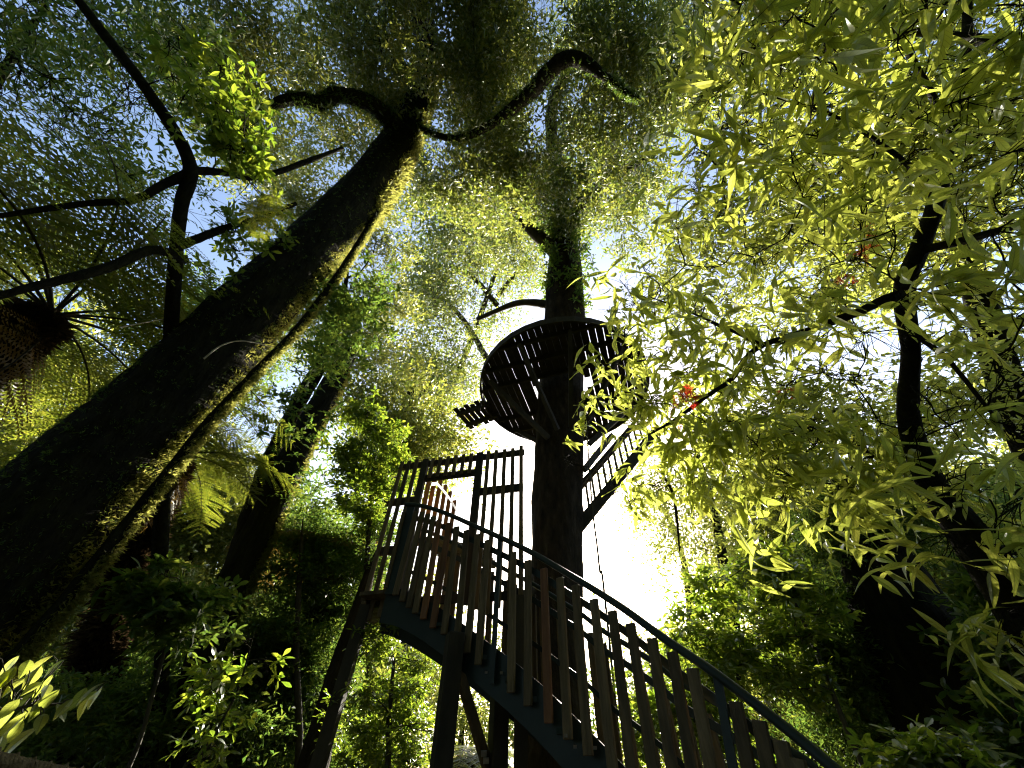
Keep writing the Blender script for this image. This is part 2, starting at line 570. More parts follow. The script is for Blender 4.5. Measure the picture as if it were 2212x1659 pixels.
def make_tree(name, cat, label, trunk, cl, kind, per, leafmat, barkmat='bark', limbs=(), group=None, sc=1.0, scv=0.25,
              gap=0.0, droop=0.0, twigs=14, br=0.035, tn=26, sides=12, amp=0.07, flat=0.75, crownname='crown', zattach=0.25,
              twigr=0.006, stems=1, cull=None):
    r = np.random.default_rng(abs(hash_(label)) % 99991)
    P, R_ = trunk
    root = empty(name, (P[0][0], P[0][1], 0), label, cat, group)
    tm = MB()
    P = np.vstack([P, P[-1] + (P[-1] - P[-2]) * .45])
    R_ = np.append(R_, R_[-1] * .12)
    Q = rough_tube(tm, P, R_, tn, sides, amp, 5)
    tm.build('trunk' if cat != 'shrub' else 'stem', M[barkmat], root, smooth=True)
    nodes = [Q[int(tn * zattach):, :3]]
    nrad = [Q[int(tn * zattach):, 3]]
    bm = MB()
    for lim in limbs:
        LP, LR = np.array([at(x, y, d) for x, y, d, w in lim]), np.array([rad(*q) for q in lim])
        lq = rough_tube(bm, LP, LR, max(14, 6 * len(lim)), 9, 0.13, 3)
        nodes.append(lq[:, :3])
        nrad.append(lq[:, 3])
    lm = MB()
    cs = sorted(cl, key=lambda c: np.min(np.linalg.norm(nodes[0] - c[0], axis=1)))
    allP, allY, allS = [], [], []
    tw = []
    for c, cr in cs:
        N = np.concatenate(nodes)
        NR = np.concatenate(nrad)
        dd = np.linalg.norm(N - c, axis=1) + np.maximum(0, N[:, 2] - c[2]) * 0.6
        i = int(np.argmin(dd))
        L = np.linalg.norm(N[i] - c)
        nb = 8
        B = curve_branch(N[i], c, nb, r, 0.10, 0.12)
        r0 = min(NR[i] * 0.75, br * (0.5 + 0.25 * L))
        RB = np.linspace(max(r0, 0.006), max(0.004, r0 * 0.3), nb)
        V, Fc = tubes(B[None], RB[None], 6)
        bm.add(V, Fc)
        nodes.append(B[2:])
        nrad.append(RB[2:])
        # twigs and sprays of this clump
        u = r.normal(0, 1, (twigs, 3))
        u /= np.linalg.norm(u, axis=1, keepdims=True)
        e = c + u * (cr * r.uniform(.45, 1.0, (twigs, 1))) * np.array([1, 1, flat])
        s = B[r.integers(nb // 2, nb, twigs)]
        t = np.linspace(0, 1, 5)[None, :, None]
        TP = s[:, None] + (e - s)[:, None] * t + np.sin(math.pi * t) * r.normal(0, .12 * cr, (twigs, 1, 3))
        TP[:, :, 2] -= droop * cr * t[:, :, 0] ** 2
        tw.append(TP)
        m = max(2, int(GD * per * (cr ** 2) * r.uniform(.6, 1.4)))
        ti = r.integers(0, twigs, m)
        tt = np.sqrt(r.uniform(0.08, 1, m)) * 4
        k0 = np.minimum(tt.astype(int), 3)
        fr = (tt - k0)[:, None]
        pp = TP[ti, k0] * (1 - fr) + TP[ti, k0 + 1] * fr
        pp = pp + r.normal(0, .16 * cr, (m, 3)) * np.array([1, 1, flat])
        dirv = pp - c
        yaw = np.arctan2(dirv[:, 1], dirv[:, 0]) + r.normal(0, .9, m)
        allP.append(pp)
        allY.append(yaw)
    pp = np.concatenate(allP)
    yaw = np.concatenate(allY)
    keep = pp[:, 2] > 0.05
    if gap:
        ph = r.uniform(0, 6, 6)
        g = (np.sin(pp[:, 0] * 2.1 + ph[0]) + np.sin(pp[:, 1] * 2.3 + ph[1]) + np.sin(pp[:, 2] * 2.0 + ph[2])
             + np.sin((pp[:, 0] + pp[:, 2]) * 4.1 + ph[3]) + np.sin((pp[:, 1] - pp[:, 2]) * 3.7 + ph[4]))
        keep &= g > (-2.2 + gap * 2.6)
    if cull is not None:
        keep &= cull(pp)
    pp, yaw = pp[keep], yaw[keep]
    m = len(pp)
    Rm = rot(yaw, r.normal(-0.15 - droop * .5, .45, m), r.normal(0, .5, m))
    bake(lm, kind, pp, Rm, sc * r.uniform(1 - scv, 1 + scv, m))
    TP = np.concatenate(tw)
    TR = np.broadcast_to(np.linspace(twigr, twigr * .4, 5), TP.shape[:2])
    V, Fc = tubes(TP, TR, 3)
    bm.add(V, Fc)
    bm.build('branches', M['bark' if barkmat == 'bark' else 'twig'], root, smooth=True)
    o = lm.build(crownname, M[leafmat], root)
    STAT.append((label[:40], m, len(o.data.polygons)))
    return root


def hash_(s):
    h = 7
    for ch in s:
        h = (h * 131 + ord(ch)) % 1000000007
    return h


STAT = []
GD = 3.2                                       # overall leafiness


def frond_template(L, npin=26, nleaf=14, wid=0.34, arch=0.35, seed=0, tip=0.06):
    """fern frond along +X, arching down; pinnae with small leaflets"""
    r = np.random.default_rng(seed)
    v = np.linspace(0, 1, 24)
    x = L * (v - 0.10 * v ** 3)
    z = L * (0.22 * v - (0.22 + arch) * v ** 2)
    rach = np.stack([x, np.zeros_like(x), z], -1)
    mb = MB()
    V, Fc = tubes(rach[None], np.linspace(0.012, 0.002, 24)[None] * L / 2, 5)
    stalk = (V, Fc)
    out = []
    for k in range(npin):
        s = 0.14 + 0.85 * (k + .5) / npin
        j = min(int(s * 23), 22)
        fr = s * 23 - j
        p = rach[j] * (1 - fr) + rach[j + 1] * fr
        tg = rach[j + 1] - rach[j]
        tg /= np.linalg.norm(tg)
        pl = L * wid * math.sin(math.pi * min(1, (0.08 + 0.92 * s)) ** 0.9) ** 0.75 * r.uniform(.9, 1.05) + 0.02 * L
        for sg in (-1, 1):
            d = tg * r.uniform(.25, .45) + np.array([0, sg, 0]) * 0.93 + np.array([0, 0, r.uniform(-.3, .08)])
            d /= np.linalg.norm(d)
            sag = r.uniform(.05, .25)
            nrm = np.cross(d, tg)
            nrm /= np.linalg.norm(nrm) + 1e-9
            sidev = np.cross(nrm, d)
            q = np.linspace(0, 1, nleaf + 1)
            for a in range(nleaf):
                t0 = (a + .3) / nleaf
                b = p + d * pl * t0
                b = b + np.array([0, 0, -sag * pl * t0 * t0])
                ll = pl / nleaf * 2.3 * (1 - .75 * t0) + 0.004
                ww = pl / nleaf * r.uniform(.8, 1.05)
                if r.uniform() < .04:
                    continue
                for s2 in (-1, 1):
                    e = b + (sidev * s2 * .92 + d * .35) * ll
                    V_ = np.array([b - d * ww * .5, b - d * ww * .2 + (sidev * s2 * .92 + d * .35) * ll * .6, e, b + d * ww * .55 + (sidev * s2 * .92 + d * .35) * ll * .45])
                    out.append((V_, np.array([[0, 1, 2, 3]]), np.zeros((4, 2))))
    V, Fc, U_ = merge(out)
    return stalk, (V, Fc)



# ------------------------------------------------------------------ the big tree that carries the platform
def z1(x, y):
    return 708 + .44 * x, 929 + .44 * y


def z3(x, y):
    return 1239 + .36 * x, 1062 + .36 * y


PC = ath(1216, 838, 8.0)                      # middle of the round deck
host_px = [(1196, 1640, 8.2, 150), (1201, 1400, 8.6, 122), (1202, 1290, 9.0, 113), (1204, 1100, 9.9, 108),
           (1212, 840, 11.9, 97), (1220, 650, 14.0, 84), (1218, 540, 15.2, 62), (1214, 440, 16.6, 30)]
host_path = trunk_path(host_px)

# ------------------------------------------------------------------ round tree platform
AZB = math.radians(19)
bdir = np.array([math.sin(AZB), math.cos(AZB), 0])      # boards run this way
pdir = np.array([math.cos(AZB), -math.sin(AZB), 0])
RD = 2.42
plat = empty('tree_platform', (PC[0], PC[1], PC[2]),
             'round dark timber platform of slatted boards high around the central trunk', 'platform')
mb = MB()
bw, gp = 0.180, 0.011
y = -RD + 0.05
while y < RD - 0.05:
    ya, yb = y, min(y + bw, RD - .02)
    la, lb = math.sqrt(max(0.02, RD ** 2 - ya ** 2)), math.sqrt(max(0.02, RD ** 2 - yb ** 2))
    hole = 0.72
    segs = [(-1, 1)]
    if min(abs(ya), abs(yb)) < hole:
        hh = math.sqrt(hole ** 2 - min(abs(ya), abs(yb)) ** 2)
        segs = [(-1, -hh), (hh, 1)]
    for s0, s1 in segs:
        a0 = -la if s0 == -1 else s0
        b0 = -lb if s0 == -1 else s0
        a1 = la if s1 == 1 else s1
        b1 = lb if s1 == 1 else s1
        pts = [(a0, ya), (a1, ya), (b1, yb), (b0, yb)]
        V = [PC + bdir * u + pdir * w + np.array([0, 0, h]) for h in (0.0, 0.04) for u, w in pts]
        mb.add(V, [(0, 1, 2, 3), (7, 6, 5, 4), (0, 4, 5, 1), (1, 5, 6, 2), (2, 6, 7, 3), (3, 7, 4, 0)])
    y += bw + gp + rng.uniform(-.007, .007)
mb.build('deck', M['wooddark'], plat)
for k, off in enumerate((-2.0, -1.35, -0.72, 0.72, 1.35, 2.0)):
    ln = math.sqrt(RD ** 2 - off ** 2) - .05
    MB().box(PC + bdir * off - pdir * ln + (0, 0, -.09), PC + bdir * off + pdir * ln + (0, 0, -.09), .06, .17).build('joist', M['wooddark'], plat)
mb = MB()
nseg = 36
for k in range(nseg):
    a0, a1 = 2 * math.pi * k / nseg, 2 * math.pi * (k + 1) / nseg
    mb.box(PC + np.array([math.cos(a0), math.sin(a0), 0]) * (RD + .03) + (0, 0, -.05),
           PC + np.array([math.cos(a1), math.sin(a1), 0]) * (RD + .03) + (0, 0, -.05), .05, .22)
mb.build('rim', M['wooddark'], plat)
tb = PC + np.array([0, 0, -2.0])
for az in (-128, -52, -92, 10, 70, 130, 190):
    a = math.radians(az)
    dv = np.array([math.cos(a), math.sin(a), 0])
    MB().box(PC + dv * 2.2 + (0, 0, -.2), tb + dv * .55, .10, .13).build('strut', M['wooddark'], plat)
# the short stepped walkway that sticks out on the left
w0, w1 = at(1066, 880, 12.1), at(996, 918, 12.4)
w1[2] = w0[2] = PC[2] - .08
wd = (w1 - w0) / np.linalg.norm(w1 - w0)
wn = np.cross(wd, (0, 0, 1))
sb = MB()
for k in range(6):
    c = w0 + wd * (.16 + .19 * k)
    sb.box(c - wn * (.42 + .08 * (k % 2)) + (0, 0, .06), c + wn * (.46 + .05 * (k % 3)) + (0, 0, .06), .15, .04)
wk = sb.build('walkway_boards', M['wooddark'], plat)
for sg in (-1, 1):
    MB().box(w0 + wn * .28 * sg, w1 + wn * .28 * sg, .07, .16).build('walkway_beam', M['wooddark'], plat)
MB().box(w0 + wd * .15 - wn * .5 + (0, 0, -.05), w0 + wd * .15 - wn * .52 + (0, 0, -.5), .10, .05, (1, 0, 0)).build('hanging_block', M['wooddark'], plat)

# ------------------------------------------------------------------ staircase with slat balustrade
rail_px = [(877, 1090), (897, 1089), (937, 1098), (981, 1116), (1025, 1136), (1069, 1156), (1113, 1175), (1170, 1204), (1214, 1233), (1258, 1257),
           (1315, 1294), (1347, 1314), (1390, 1346), (1437, 1382), (1491, 1417), (1538, 1449), (1581, 1481), (1635, 1523), (1689, 1566), (1743, 1609), (1793, 1655)]
hx = [877, 981, 1069, 1170, 1258, 1347, 1437, 1538, 1635, 1793, 2000]
hy = [4.90, 4.48, 4.12, 3.79, 3.56, 3.40, 3.27, 3.16, 3.07, 2.96, 2.85]


def rhd(x):
    return float(np.interp(x, hx, hy))


rail = np.array([ath(x, y, rhd(x)) for x, y in rail_px])
ext = rail[-1] + (rail[-1] - rail[-5])
rail = np.vstack([rail, ext])
rail = spline(rail, 60)
for _ in range(6):                            # fair the curve
    rail[1:-1] = .25 * rail[:-2] + .5 * rail[1:-1] + .25 * rail[2:]
tang = np.gradient(rail, axis=0)
nrm = np.stack([-tang[:, 1], tang[:, 0], np.zeros(60)], 1)
nrm /= np.linalg.norm(nrm, axis=1, keepdims=True)      # to the far side of the flight
if nrm[30][1] < 0:
    nrm = -nrm
Z = np.array([0, 0, 1.0])


def ribbon(mb, P, N, w, h):                    # upright flat bar along P
    n = len(P)
    c = [P - N * w / 2 - Z * h / 2, P + N * w / 2 - Z * h / 2, P + N * w / 2 + Z * h / 2, P - N * w / 2 + Z * h / 2]
    V = np.stack(c, 1).reshape(-1, 3)
    Fc = []
    for i in range(n - 1):
        for k in range(4):
            Fc.append((i * 4 + k, i * 4 + (k + 1) % 4, (i + 1) * 4 + (k + 1) % 4, (i + 1) * 4 + k))
    Fc += [(3, 2, 1, 0), ((n - 1) * 4, (n - 1) * 4 + 1, (n - 1) * 4 + 2, (n - 1) * 4 + 3)]
    return mb.add(V, Fc)


stair = empty('staircase', (rail[40][0], rail[40][1], 0),
              'curving green steel staircase with worn wooden slat balusters climbing to the gate', 'staircase')
MB().tube(rail, .028, 12).build('handrail', M['steel'], stair, smooth=True)
SWD = 0.95
Nw = np.minimum(1, np.linspace(0.55, 1.6, 60))[:, None]
th_ = tang * np.array([1, 1, 0])
th_ /= np.linalg.norm(th_, axis=1, keepdims=True)
inner = rail + (nrm - .55 * th_) * SWD * Nw
MB().tube(inner[3:], .026, 10).build('handrail', M['steel'], stair, smooth=True)
ribbon(MB(), rail + nrm * .035 - Z * .17, nrm, .010, .07).build('fixing_rail', M['steel'], stair)
ribbon(MB(), inner - nrm * .035 - Z * .17, nrm, .010, .07).build('fixing_rail', M['steel'], stair)
ribbon(MB(), inner - nrm * .035 - Z * .60, nrm, .010, .05).build('fixing_rail', M['steel'], stair)
ribbon(MB(), rail + nrm * .04 - Z * 1.20, nrm, .014, .36).build('stringer', M['steel'], stair)
ribbon(MB(), inner - nrm * .04 - Z * 1.20, nrm, .014, .30).build('stringer', M['steel'], stair)
# treads
dist = np.concatenate([[0], np.cumsum(np.linalg.norm(np.diff(rail[:, :2], axis=0), axis=1))])
for s in np.arange(.55, dist[-1] - .1, .26):
    i = int(np.searchsorted(dist, s))
    a, b = rail[i] + nrm[i] * .05 - Z * 1.12, inner[i] - nrm[i] * .05 - Z * 1.12
    zc = rail[i][2] - 1.12
    a[2] = b[2] = zc
    MB().box(a, b, .235, .035).build('tread', M['steel'], stair)
# balusters of the near side, top and bottom as they hang
bal = [z1(374, 402) + z1(284, 775), z1(436, 398) + z1(331, 810), z1(465, 402) + z1(364, 842), z1(492, 412) + z1(397, 872), z1(520, 425) + z1(428, 900),
       z1(548, 440) + z1(468, 928), z1(596, 456) + z1(515, 972), z1(633, 475) + z1(570, 1002), z1(682, 492) + z1(634, 1040), z1(736, 512) + z1(682, 1095), z1(786, 540) + z1(738, 1152),
       z1(911, 600) + z1(899, 1290), z1(983, 640) + z1(983, 1355), z1(1061, 680) + z1(1085, 1440), z1(1140, 725) + z1(1180, 1520), z1(1216, 762) + z1(1280, 1600),
       z1(1306, 830) + z1(1402, 1690), z3(232, 715) + z3(350, 1680), z3(340, 790) + z3(488, 1730), z3(470, 880) + z3(612, 1790), z3(592, 962) + z3(742, 1850), z3(712, 1060) + z3(872, 1920),
       z3(972, 1260) + z3(1122, 2050), z3(1112, 1372) + z3(1262, 2140), z3(1242, 1492) + z3(1392, 2230), z3(1342, 1602) + z3(1490, 2330)]
for k, (xt, yt, xb, yb) in enumerate(bal):
    h = rhd(xt) - .02
    a, b = ath(xt, yt, h), ath(xb, yb, h)
    ln = np.linalg.norm(a - b)
    if ln > 1.22:
        b = a + (b - a) * 1.22 / ln
    i = int(np.argmin(np.linalg.norm(rail[:, :2] - a[None, :2], axis=1)))
    m_ = M['woodred'] if k in (6, 5, 13) else M['wood']
    t_ = b - a
    o = MB().box(a, b, .028, .072 if k > 0 else .05, tang[i]).build('baluster', m_, stair, bevel=.004)
for (xt, yt, xb, yb, w) in (z1(410, 375) + z1(302, 805) + (.11,), z1(846, 528) + z1(806, 1245) + (.05,), z3(858, 1085) + z3(1010, 1960) + (.05,)):
    h = rhd(xt)
    a, b = ath(xt, yt, h), ath(xb, yb, h)
    if np.linalg.norm(a - b) > 1.4:
        b = a + (b - a) * 1.4 / np.linalg.norm(a - b)
    i = int(np.argmin(np.linalg.norm(rail[:, :2] - a[None, :2], axis=1)))
    MB().box(a, b, .016, w, tang[i]).build('rail_post', M['steel'], stair)
# balusters of the far side
for s in np.arange(.35, dist[-1] - .1, .15):
    i = int(np.searchsorted(dist, s))
    p = inner[i] - nrm[i] * .01
    MB().box(p - Z * .12, p - Z * (1.22 + rng.uniform(-.03, .05)), .028, .068, tang[i]).build('baluster', M['wood'], stair)
# bolts on the plate
for (x, y) in (z1(778, 1190), z1(852, 1192), z1(806, 1222), z1(1215, 1555), z1(1168, 1500), z1(1312, 1560), z1(600, 935), z1(314, 745)):
    h = rhd(x) - .02
    p = ath(x, y, h)
    d_ = ray(x, y)
    MB().tube([p, p - d_ * .02], .014, 8).add([p - d_ * .02 + np.array(q) * .012 for q in (RT + UP, RT - UP, -RT - UP, -RT + UP)], [(0, 1, 2, 3)]).build('bolt', M['galv'], stair)
# landing at the head of the flight
la = rail[0] - Z * 1.05
lc = [la + nrm[0] * .05, la + nrm[0] * 1.15, la + nrm[0] * 1.15 - tang[0] / np.linalg.norm(tang[0]) * .9, la + nrm[0] * .05 - tang[0] / np.linalg.norm(tang[0]) * .35]
lm_ = MB()
for k in range(7):
    t0 = (k + .5) / 7
    a = lc[0] * (1 - t0) + lc[1] * t0
    b = lc[3] * (1 - t0) + lc[2] * t0
    a[2] = b[2] = la[2]
    lm_.box(a, b, .135, .04)
lm_.build('landing_boards', M['wood'], stair)
# posts under the flight and the brace between them
g0 = ath(984, 1368, 4.25)
MB().box(g0, (g0[0], g0[1], -.1), .15, .15, (1, .4, 0)).build('support_post', M['wooddark'], stair, bevel=.008)
g1 = ath(1080, 1480, 4.75)
MB().box(g1, (g1[0], g1[1], -.1), .15, .15, (1, .4, 0)).build('support_post', M['wooddark'], stair, bevel=.008)
b0, b1 = ath(992, 1452, 4.35), ath(1054, 1660, 4.75)
br_ = MB().box(b0, b1, .05, .10, (0, 0, 1)).build('brace', M['wood'], stair, bevel=.004)
for (x, y) in ((1045, 1628), (1050, 1643)):
    p = ath(x, y, 4.62)
    MB().box(p - UP * .025, p + UP * .025, .05, .008, ray(x, y)).build('washer', M['galv'], br_)

# receding second flight seen through the gate
top2 = [z1(505, 212), z1(531, 212), z1(556, 240), z1(579, 270), z1(602, 302), z1(624, 345)]
P2 = []
for k, (x, y) in enumerate(top2):
    h = 5.75 + .28 * k
    a = ath(x, y, h)
    P2.append(a)
    MB().box(a, a - Z * 1.25, .075, .03, (.3, 1, 0)).build('baluster', M['woodsunlit'], stair)
P2 = np.array(P2)
n2 = np.tile(np.array([[.9, .3, 0]]), (len(P2), 1))
ribbon(MB(), P2 - Z * 1.2 + n2 * .05, n2, .02, .26).build('stringer', M['steel'], stair)
ribbon(MB(), P2 - Z * .2 + n2 * .05, n2, .012, .06).build('fixing_rail', M['steel'], stair)
for k in range(7):
    c = P2[0] + (P2[-1] - P2[0]) * (k / 6.0) - Z * (1.15)
    MB().box(c + n2[0] * .08, c + n2[0] * 1.0, .22, .035).build('tread', M['wood'], stair)

# ------------------------------------------------------------------ slat screen with a gate opening
TL = ath(868, 1006, 5.35)
zt = TL[2]
TR = atz(1126, 974, zt)
ux = (TR - TL) / np.linalg.norm(TR - TL)
LW = float(np.linalg.norm(TR - TL))
un = np.cross(ux, Z)
zb = ath(775, 1318, 5.35)[2]
zm1 = ath(846, 1082, 5.35)[2]
zm2 = ath(815, 1188, 5.35)[2]
zl = atz(1000, 1008, zt)[2] - .26
scr = empty('gate_screen', (TL[0], TL[1], zb), 'tall grey slat screen with a square gate opening above the stair head', 'screen')


def sp(u, z):
    p = TL + ux * u * LW
    return np.array([p[0], p[1], z])


def bar(name, u0, z0, u1, z1_, w, h, off, m='wooddark', up=None):
    a, b = sp(u0, z0) + un * off, sp(u1, z1_) + un * off
    return MB().box(a, b, w, h, up if up is not None else Z).build(name, M[m], scr, bevel=.003)


bar('top_rail', -.02, zt, 1.02, zt, .045, .09, -.04)
bar('bottom_rail', -.02, zb + .08, 1.02, zb + .08, .045, .09, -.04)
bar('middle_rail', -.01, zm1, .215, zm1, .045, .11, -.04)
bar('middle_rail', -.01, zm2, .215, zm2, .045, .11, -.04)
bar('middle_rail', .66, zm1 + .02, 1.01, zm1 + .02, .045, .11, -.04)
bar('lintel', .2, zl, .67, zl, .05, .10, -.04)
for u in (.205, .665):
    bar('gate_post', u, zt + .06, u, zb, .06, .10, -.01, 'wooddark', ux)
for k, u in enumerate((0.0, .062, .13)):
    bar('slat', u, zt + .07, u, zb - .08 - .04 * (k % 2), .022, .06, .01, 'wood', ux)
for k, u in enumerate((.27, .335, .40, .465, .53, .595)):
    bar('slat', u, zt + .06, u, zl - .03, .022, .055, .01, 'wood', ux)
for k, u in enumerate((.735, .80, .868, .934, 1.0)):
    bar('slat', u, zt + .06 + .03 * (k == 4), u, zb - .06 - .05 * (k % 2), .022, .055, .01, 'wood', ux)
scr['label'] = 'tall grey slat screen with a square gate opening above the stair head'
# leaning timber leg that carries the left corner
g2 = sp(.02, zb + .05)
MB().box(g2, (g2[0] - .15, g2[1] + .1, -.1), .12, .12, (1, 0, 0)).build('corner_post', M['wooddark'], scr)
g3 = sp(1.0, zb + .05)
MB().box(g3, (g3[0], g3[1], -.1), .12, .12, (1, 0, 0)).build('corner_post', M['wooddark'], scr)

# ------------------------------------------------------------------ upper stair behind the trunk
us = empty('upper_staircase', ath(1260, 1110, 9.2), 'dark upper stair flight with slats rising right of the trunk to the platform', 'staircase')
ua, ub = ath(1240, 1150, 8.7), ath(1352, 1012, 8.9)
uv_ = (ub - ua) / np.linalg.norm(ub - ua)
ubx = ub + uv_ * 1.6
nn = np.array([-.2, 1.0, 0])
nn /= np.linalg.norm(nn)
for k in (0, 1):
    MB().box(ua + nn * k * .9, ubx + nn * k * .9, .04, .26).build('stringer', M['wooddark'], us)
    MB().box(ua + nn * k * .9 + Z * .95, ubx + nn * k * .9 + Z * .95, .05, .09).build('handrail', M['wooddark'], us)
LU = float(np.linalg.norm(ubx - ua))
for k in range(15):
    p = ua + uv_ * (.12 + k * LU / 15)
    MB().box(p - Z * .05, p + Z * 1.0, .06, .025, nn).build('baluster', M['wood'], us)
    if k % 2 == 0:
        MB().box(p + nn * .02, p + nn * .88, .2, .035).build('tread', M['wooddark'], us)
b_ = MB().box(ath(1262, 1015, 8.1), ath(1322, 940, 9.3), .10, .14).build('brace', M['wooddark'], us)

# ------------------------------------------------------------------ cable, vine, rope, dead twigs
ca, cb = at(1058, 806, 12.0), at(700, 912, 17)
tag(MB().tube(spline([ca, (ca + cb) / 2 - Z * .12, cb], 24), .012, 5).build('steel_cable', M['galv'], smooth=True),
    'thin pale steel cable running left from the round platform', 'cable')
vp = [at(1274, 1030, 9.2), at(1281, 1110, 8.9), at(1290, 1180, 8.6), at(1296, 1235, 8.5), at(1306, 1285, 8.4), at(1310, 1500, 8.2)]
vp[-1][2] = -.05
vp.insert(0, at(1268, 930, 11.5))
tag(MB().tube(spline(vp, 40), np.linspace(.018, .022, 40), 6).build('hanging_vine', M['twig'], smooth=True),
    'thin bare vine hanging beside the right edge of the central trunk', 'vine')
ra, rb = at(-120, 1612, 1.55), at(420, 1690, 2.1)
rm_ = MB()
base = spline([ra, (ra + rb) / 2 - Z * .015, rb], 90)
tt = np.linspace(0, 1, 90)
for k in range(3):
    ph = tt * 2 * math.pi * 24 + k * 2.094
    off = np.stack([np.zeros(90), np.cos(ph) * .008, np.sin(ph) * .008], 1)
    rm_.tube(base + off, .0095, 6)
tag(rm_.build('rope', M['rope'], smooth=True), 'twisted brown rope strung across the bottom left corner', 'rope')


def twig_thing(name, label, pts, w):
    P = spline([at(*p) for p in pts], 26)
    o = MB().tube(P, np.linspace(w, w * .4, 26), 5)
    return tag(o.build(name, M['paletwig'], smooth=True), label, 'dead twig')


# ------------------------------------------------------------------ trees
def trunk_h(px):                              # same as trunk_path with the ground distance given
    return trunk_path([(x, y, hd / math.hypot(*ray(x, y)[:2]), w) for x, y, hd, w in px])


def moss_on(root, path, n, lo, hi, dens_dir=sd, thr=-0.1, sc=1.0, name='moss', kind='tuft', leafm='moss'):
    P, R_ = path
    Q = spline(np.column_stack([P, R_]), 60)
    i = rng.uniform(lo, hi, n) * 58
    k = i.astype(int)
    f = (i - k)[:, None]
    q = Q[k] * (1 - f) + Q[k + 1] * f
    t = Q[k + 1, :3] - Q[k, :3]
    t /= np.linalg.norm(t, axis=1, keepdims=True)
    a = np.cross(t, rng.normal(0, 1, (n, 3)))
    a /= np.linalg.norm(a, axis=1, keepdims=True)
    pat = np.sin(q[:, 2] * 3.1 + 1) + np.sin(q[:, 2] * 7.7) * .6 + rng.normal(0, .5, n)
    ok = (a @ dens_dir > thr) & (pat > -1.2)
    q, a = q[ok], a[ok]
    pos = q[:, :3] + a * q[:, 3:4] * 1.0
    yaw = np.arctan2(a[:, 1], a[:, 0])
    m = MB()
    bake(m, kind, pos, rot(yaw, rng.normal(-.1, .4, len(q)), rng.normal(0, .6, len(q))), sc * rng.uniform(.6, 1.4, len(q)))
    return m.build(name, M[leafm], root)


def corridor(keep=0.3, target=(2.4, 4.0, 5.0), r=3.2, far=7.0):
    tg = np.array(target)

    def f(pp):
        d = pp - tg
        s = d @ sd
        per = np.linalg.norm(d - s[:, None] * sd, axis=1)
        return ~((s > far) & (per < r)) | (rng.uniform(0, 1, len(pp)) < keep)
    return f


SUNWAY = corridor()

# big mossy trunk crossing the left of the view
T1 = trunk_h([(-260, 1488, 5.6, 330), (27, 1207, 5.5, 258), (200, 1020, 5.45, 216), (380, 851, 5.35, 180), (569, 645, 5.0, 128), (700, 510, 4.7, 108), (815, 385, 4.4, 92),
              (880, 270, 3.9, 70), (925, 130, 3.2, 56), (905, 20, 2.9, 46)])
limbs1 = [[(870, 300, 13, 46), (815, 235, 12.2, 36), (735, 205, 11.6, 30), (690, 222, 11.4, 27), (630, 214, 11.2, 24), (550, 245, 11, 17), (500, 300, 10.9, 9), (440, 330, 10.8, 5)],
          [(900, 200, 15.5, 40), (850, 130, 15.5, 34), (800, 60, 15.5, 28), (780, -20, 15.5, 18)],
          [(920, 150, 16, 34), (985, 115, 16, 30), (1010, 60, 16, 20), (1012, -30, 16, 14)],
          [(1380, 215, 9.6, 8), (1340, 190, 9.7, 12), (1310, 168, 9.8, 18), (1225, 128, 10, 32), (1130, 215, 10.6, 26), (1050, 275, 11.2, 19), (985, 300, 12, 14), (925, 285, 13, 14), (880, 265, 14, 22)]]
cl = clumps([(380, 0), (1150, -60), (1130, 260), (960, 330), (850, 440), (740, 360), (560, 420), (430, 280)], 46, 12.0, 16.5, .8, 1.5)
cl += clumps([(700, -300), (1300, -300), (1200, 60), (850, 60)], 14, 13, 17, 1.0, 1.6)
t1 = make_tree('mossy_tree', 'tree', 'huge dark mossy trunk leaning across the left of the view', T1, cl, 'small', 34, 'canopy',
               limbs=limbs1, gap=.6, tn=130, sides=44, amp=.05, zattach=.72, sc=1.75)
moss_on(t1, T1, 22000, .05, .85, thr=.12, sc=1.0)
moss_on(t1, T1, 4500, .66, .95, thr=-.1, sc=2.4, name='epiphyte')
for lim in limbs1:
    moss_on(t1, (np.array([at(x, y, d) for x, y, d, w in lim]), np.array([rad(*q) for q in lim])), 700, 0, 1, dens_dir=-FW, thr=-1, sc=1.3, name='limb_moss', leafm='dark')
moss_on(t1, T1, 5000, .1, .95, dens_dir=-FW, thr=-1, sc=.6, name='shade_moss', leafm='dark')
vp = trunk_h([(-90, 1560, 5.0, 30), (60, 1390, 5.0, 30), (250, 1165, 5.0, 26), (440, 925, 4.95, 20), (560, 795, 4.8, 15), (650, 700, 4.7, 14), (740, 580, 4.45, 13), (800, 485, 4.3, 12), (835, 425, 4.15, 8)])
m_ = MB()
rough_tube(m_, *vp, 60, 8, .12, 2)
vine = tag(m_.build('climbing_vine', M['bark'], smooth=True), 'thick woody vine running up the right edge of the huge mossy trunk', 'vine')
moss_on(vine, vp, 9000, .1, .98, thr=-.2, sc=.9)

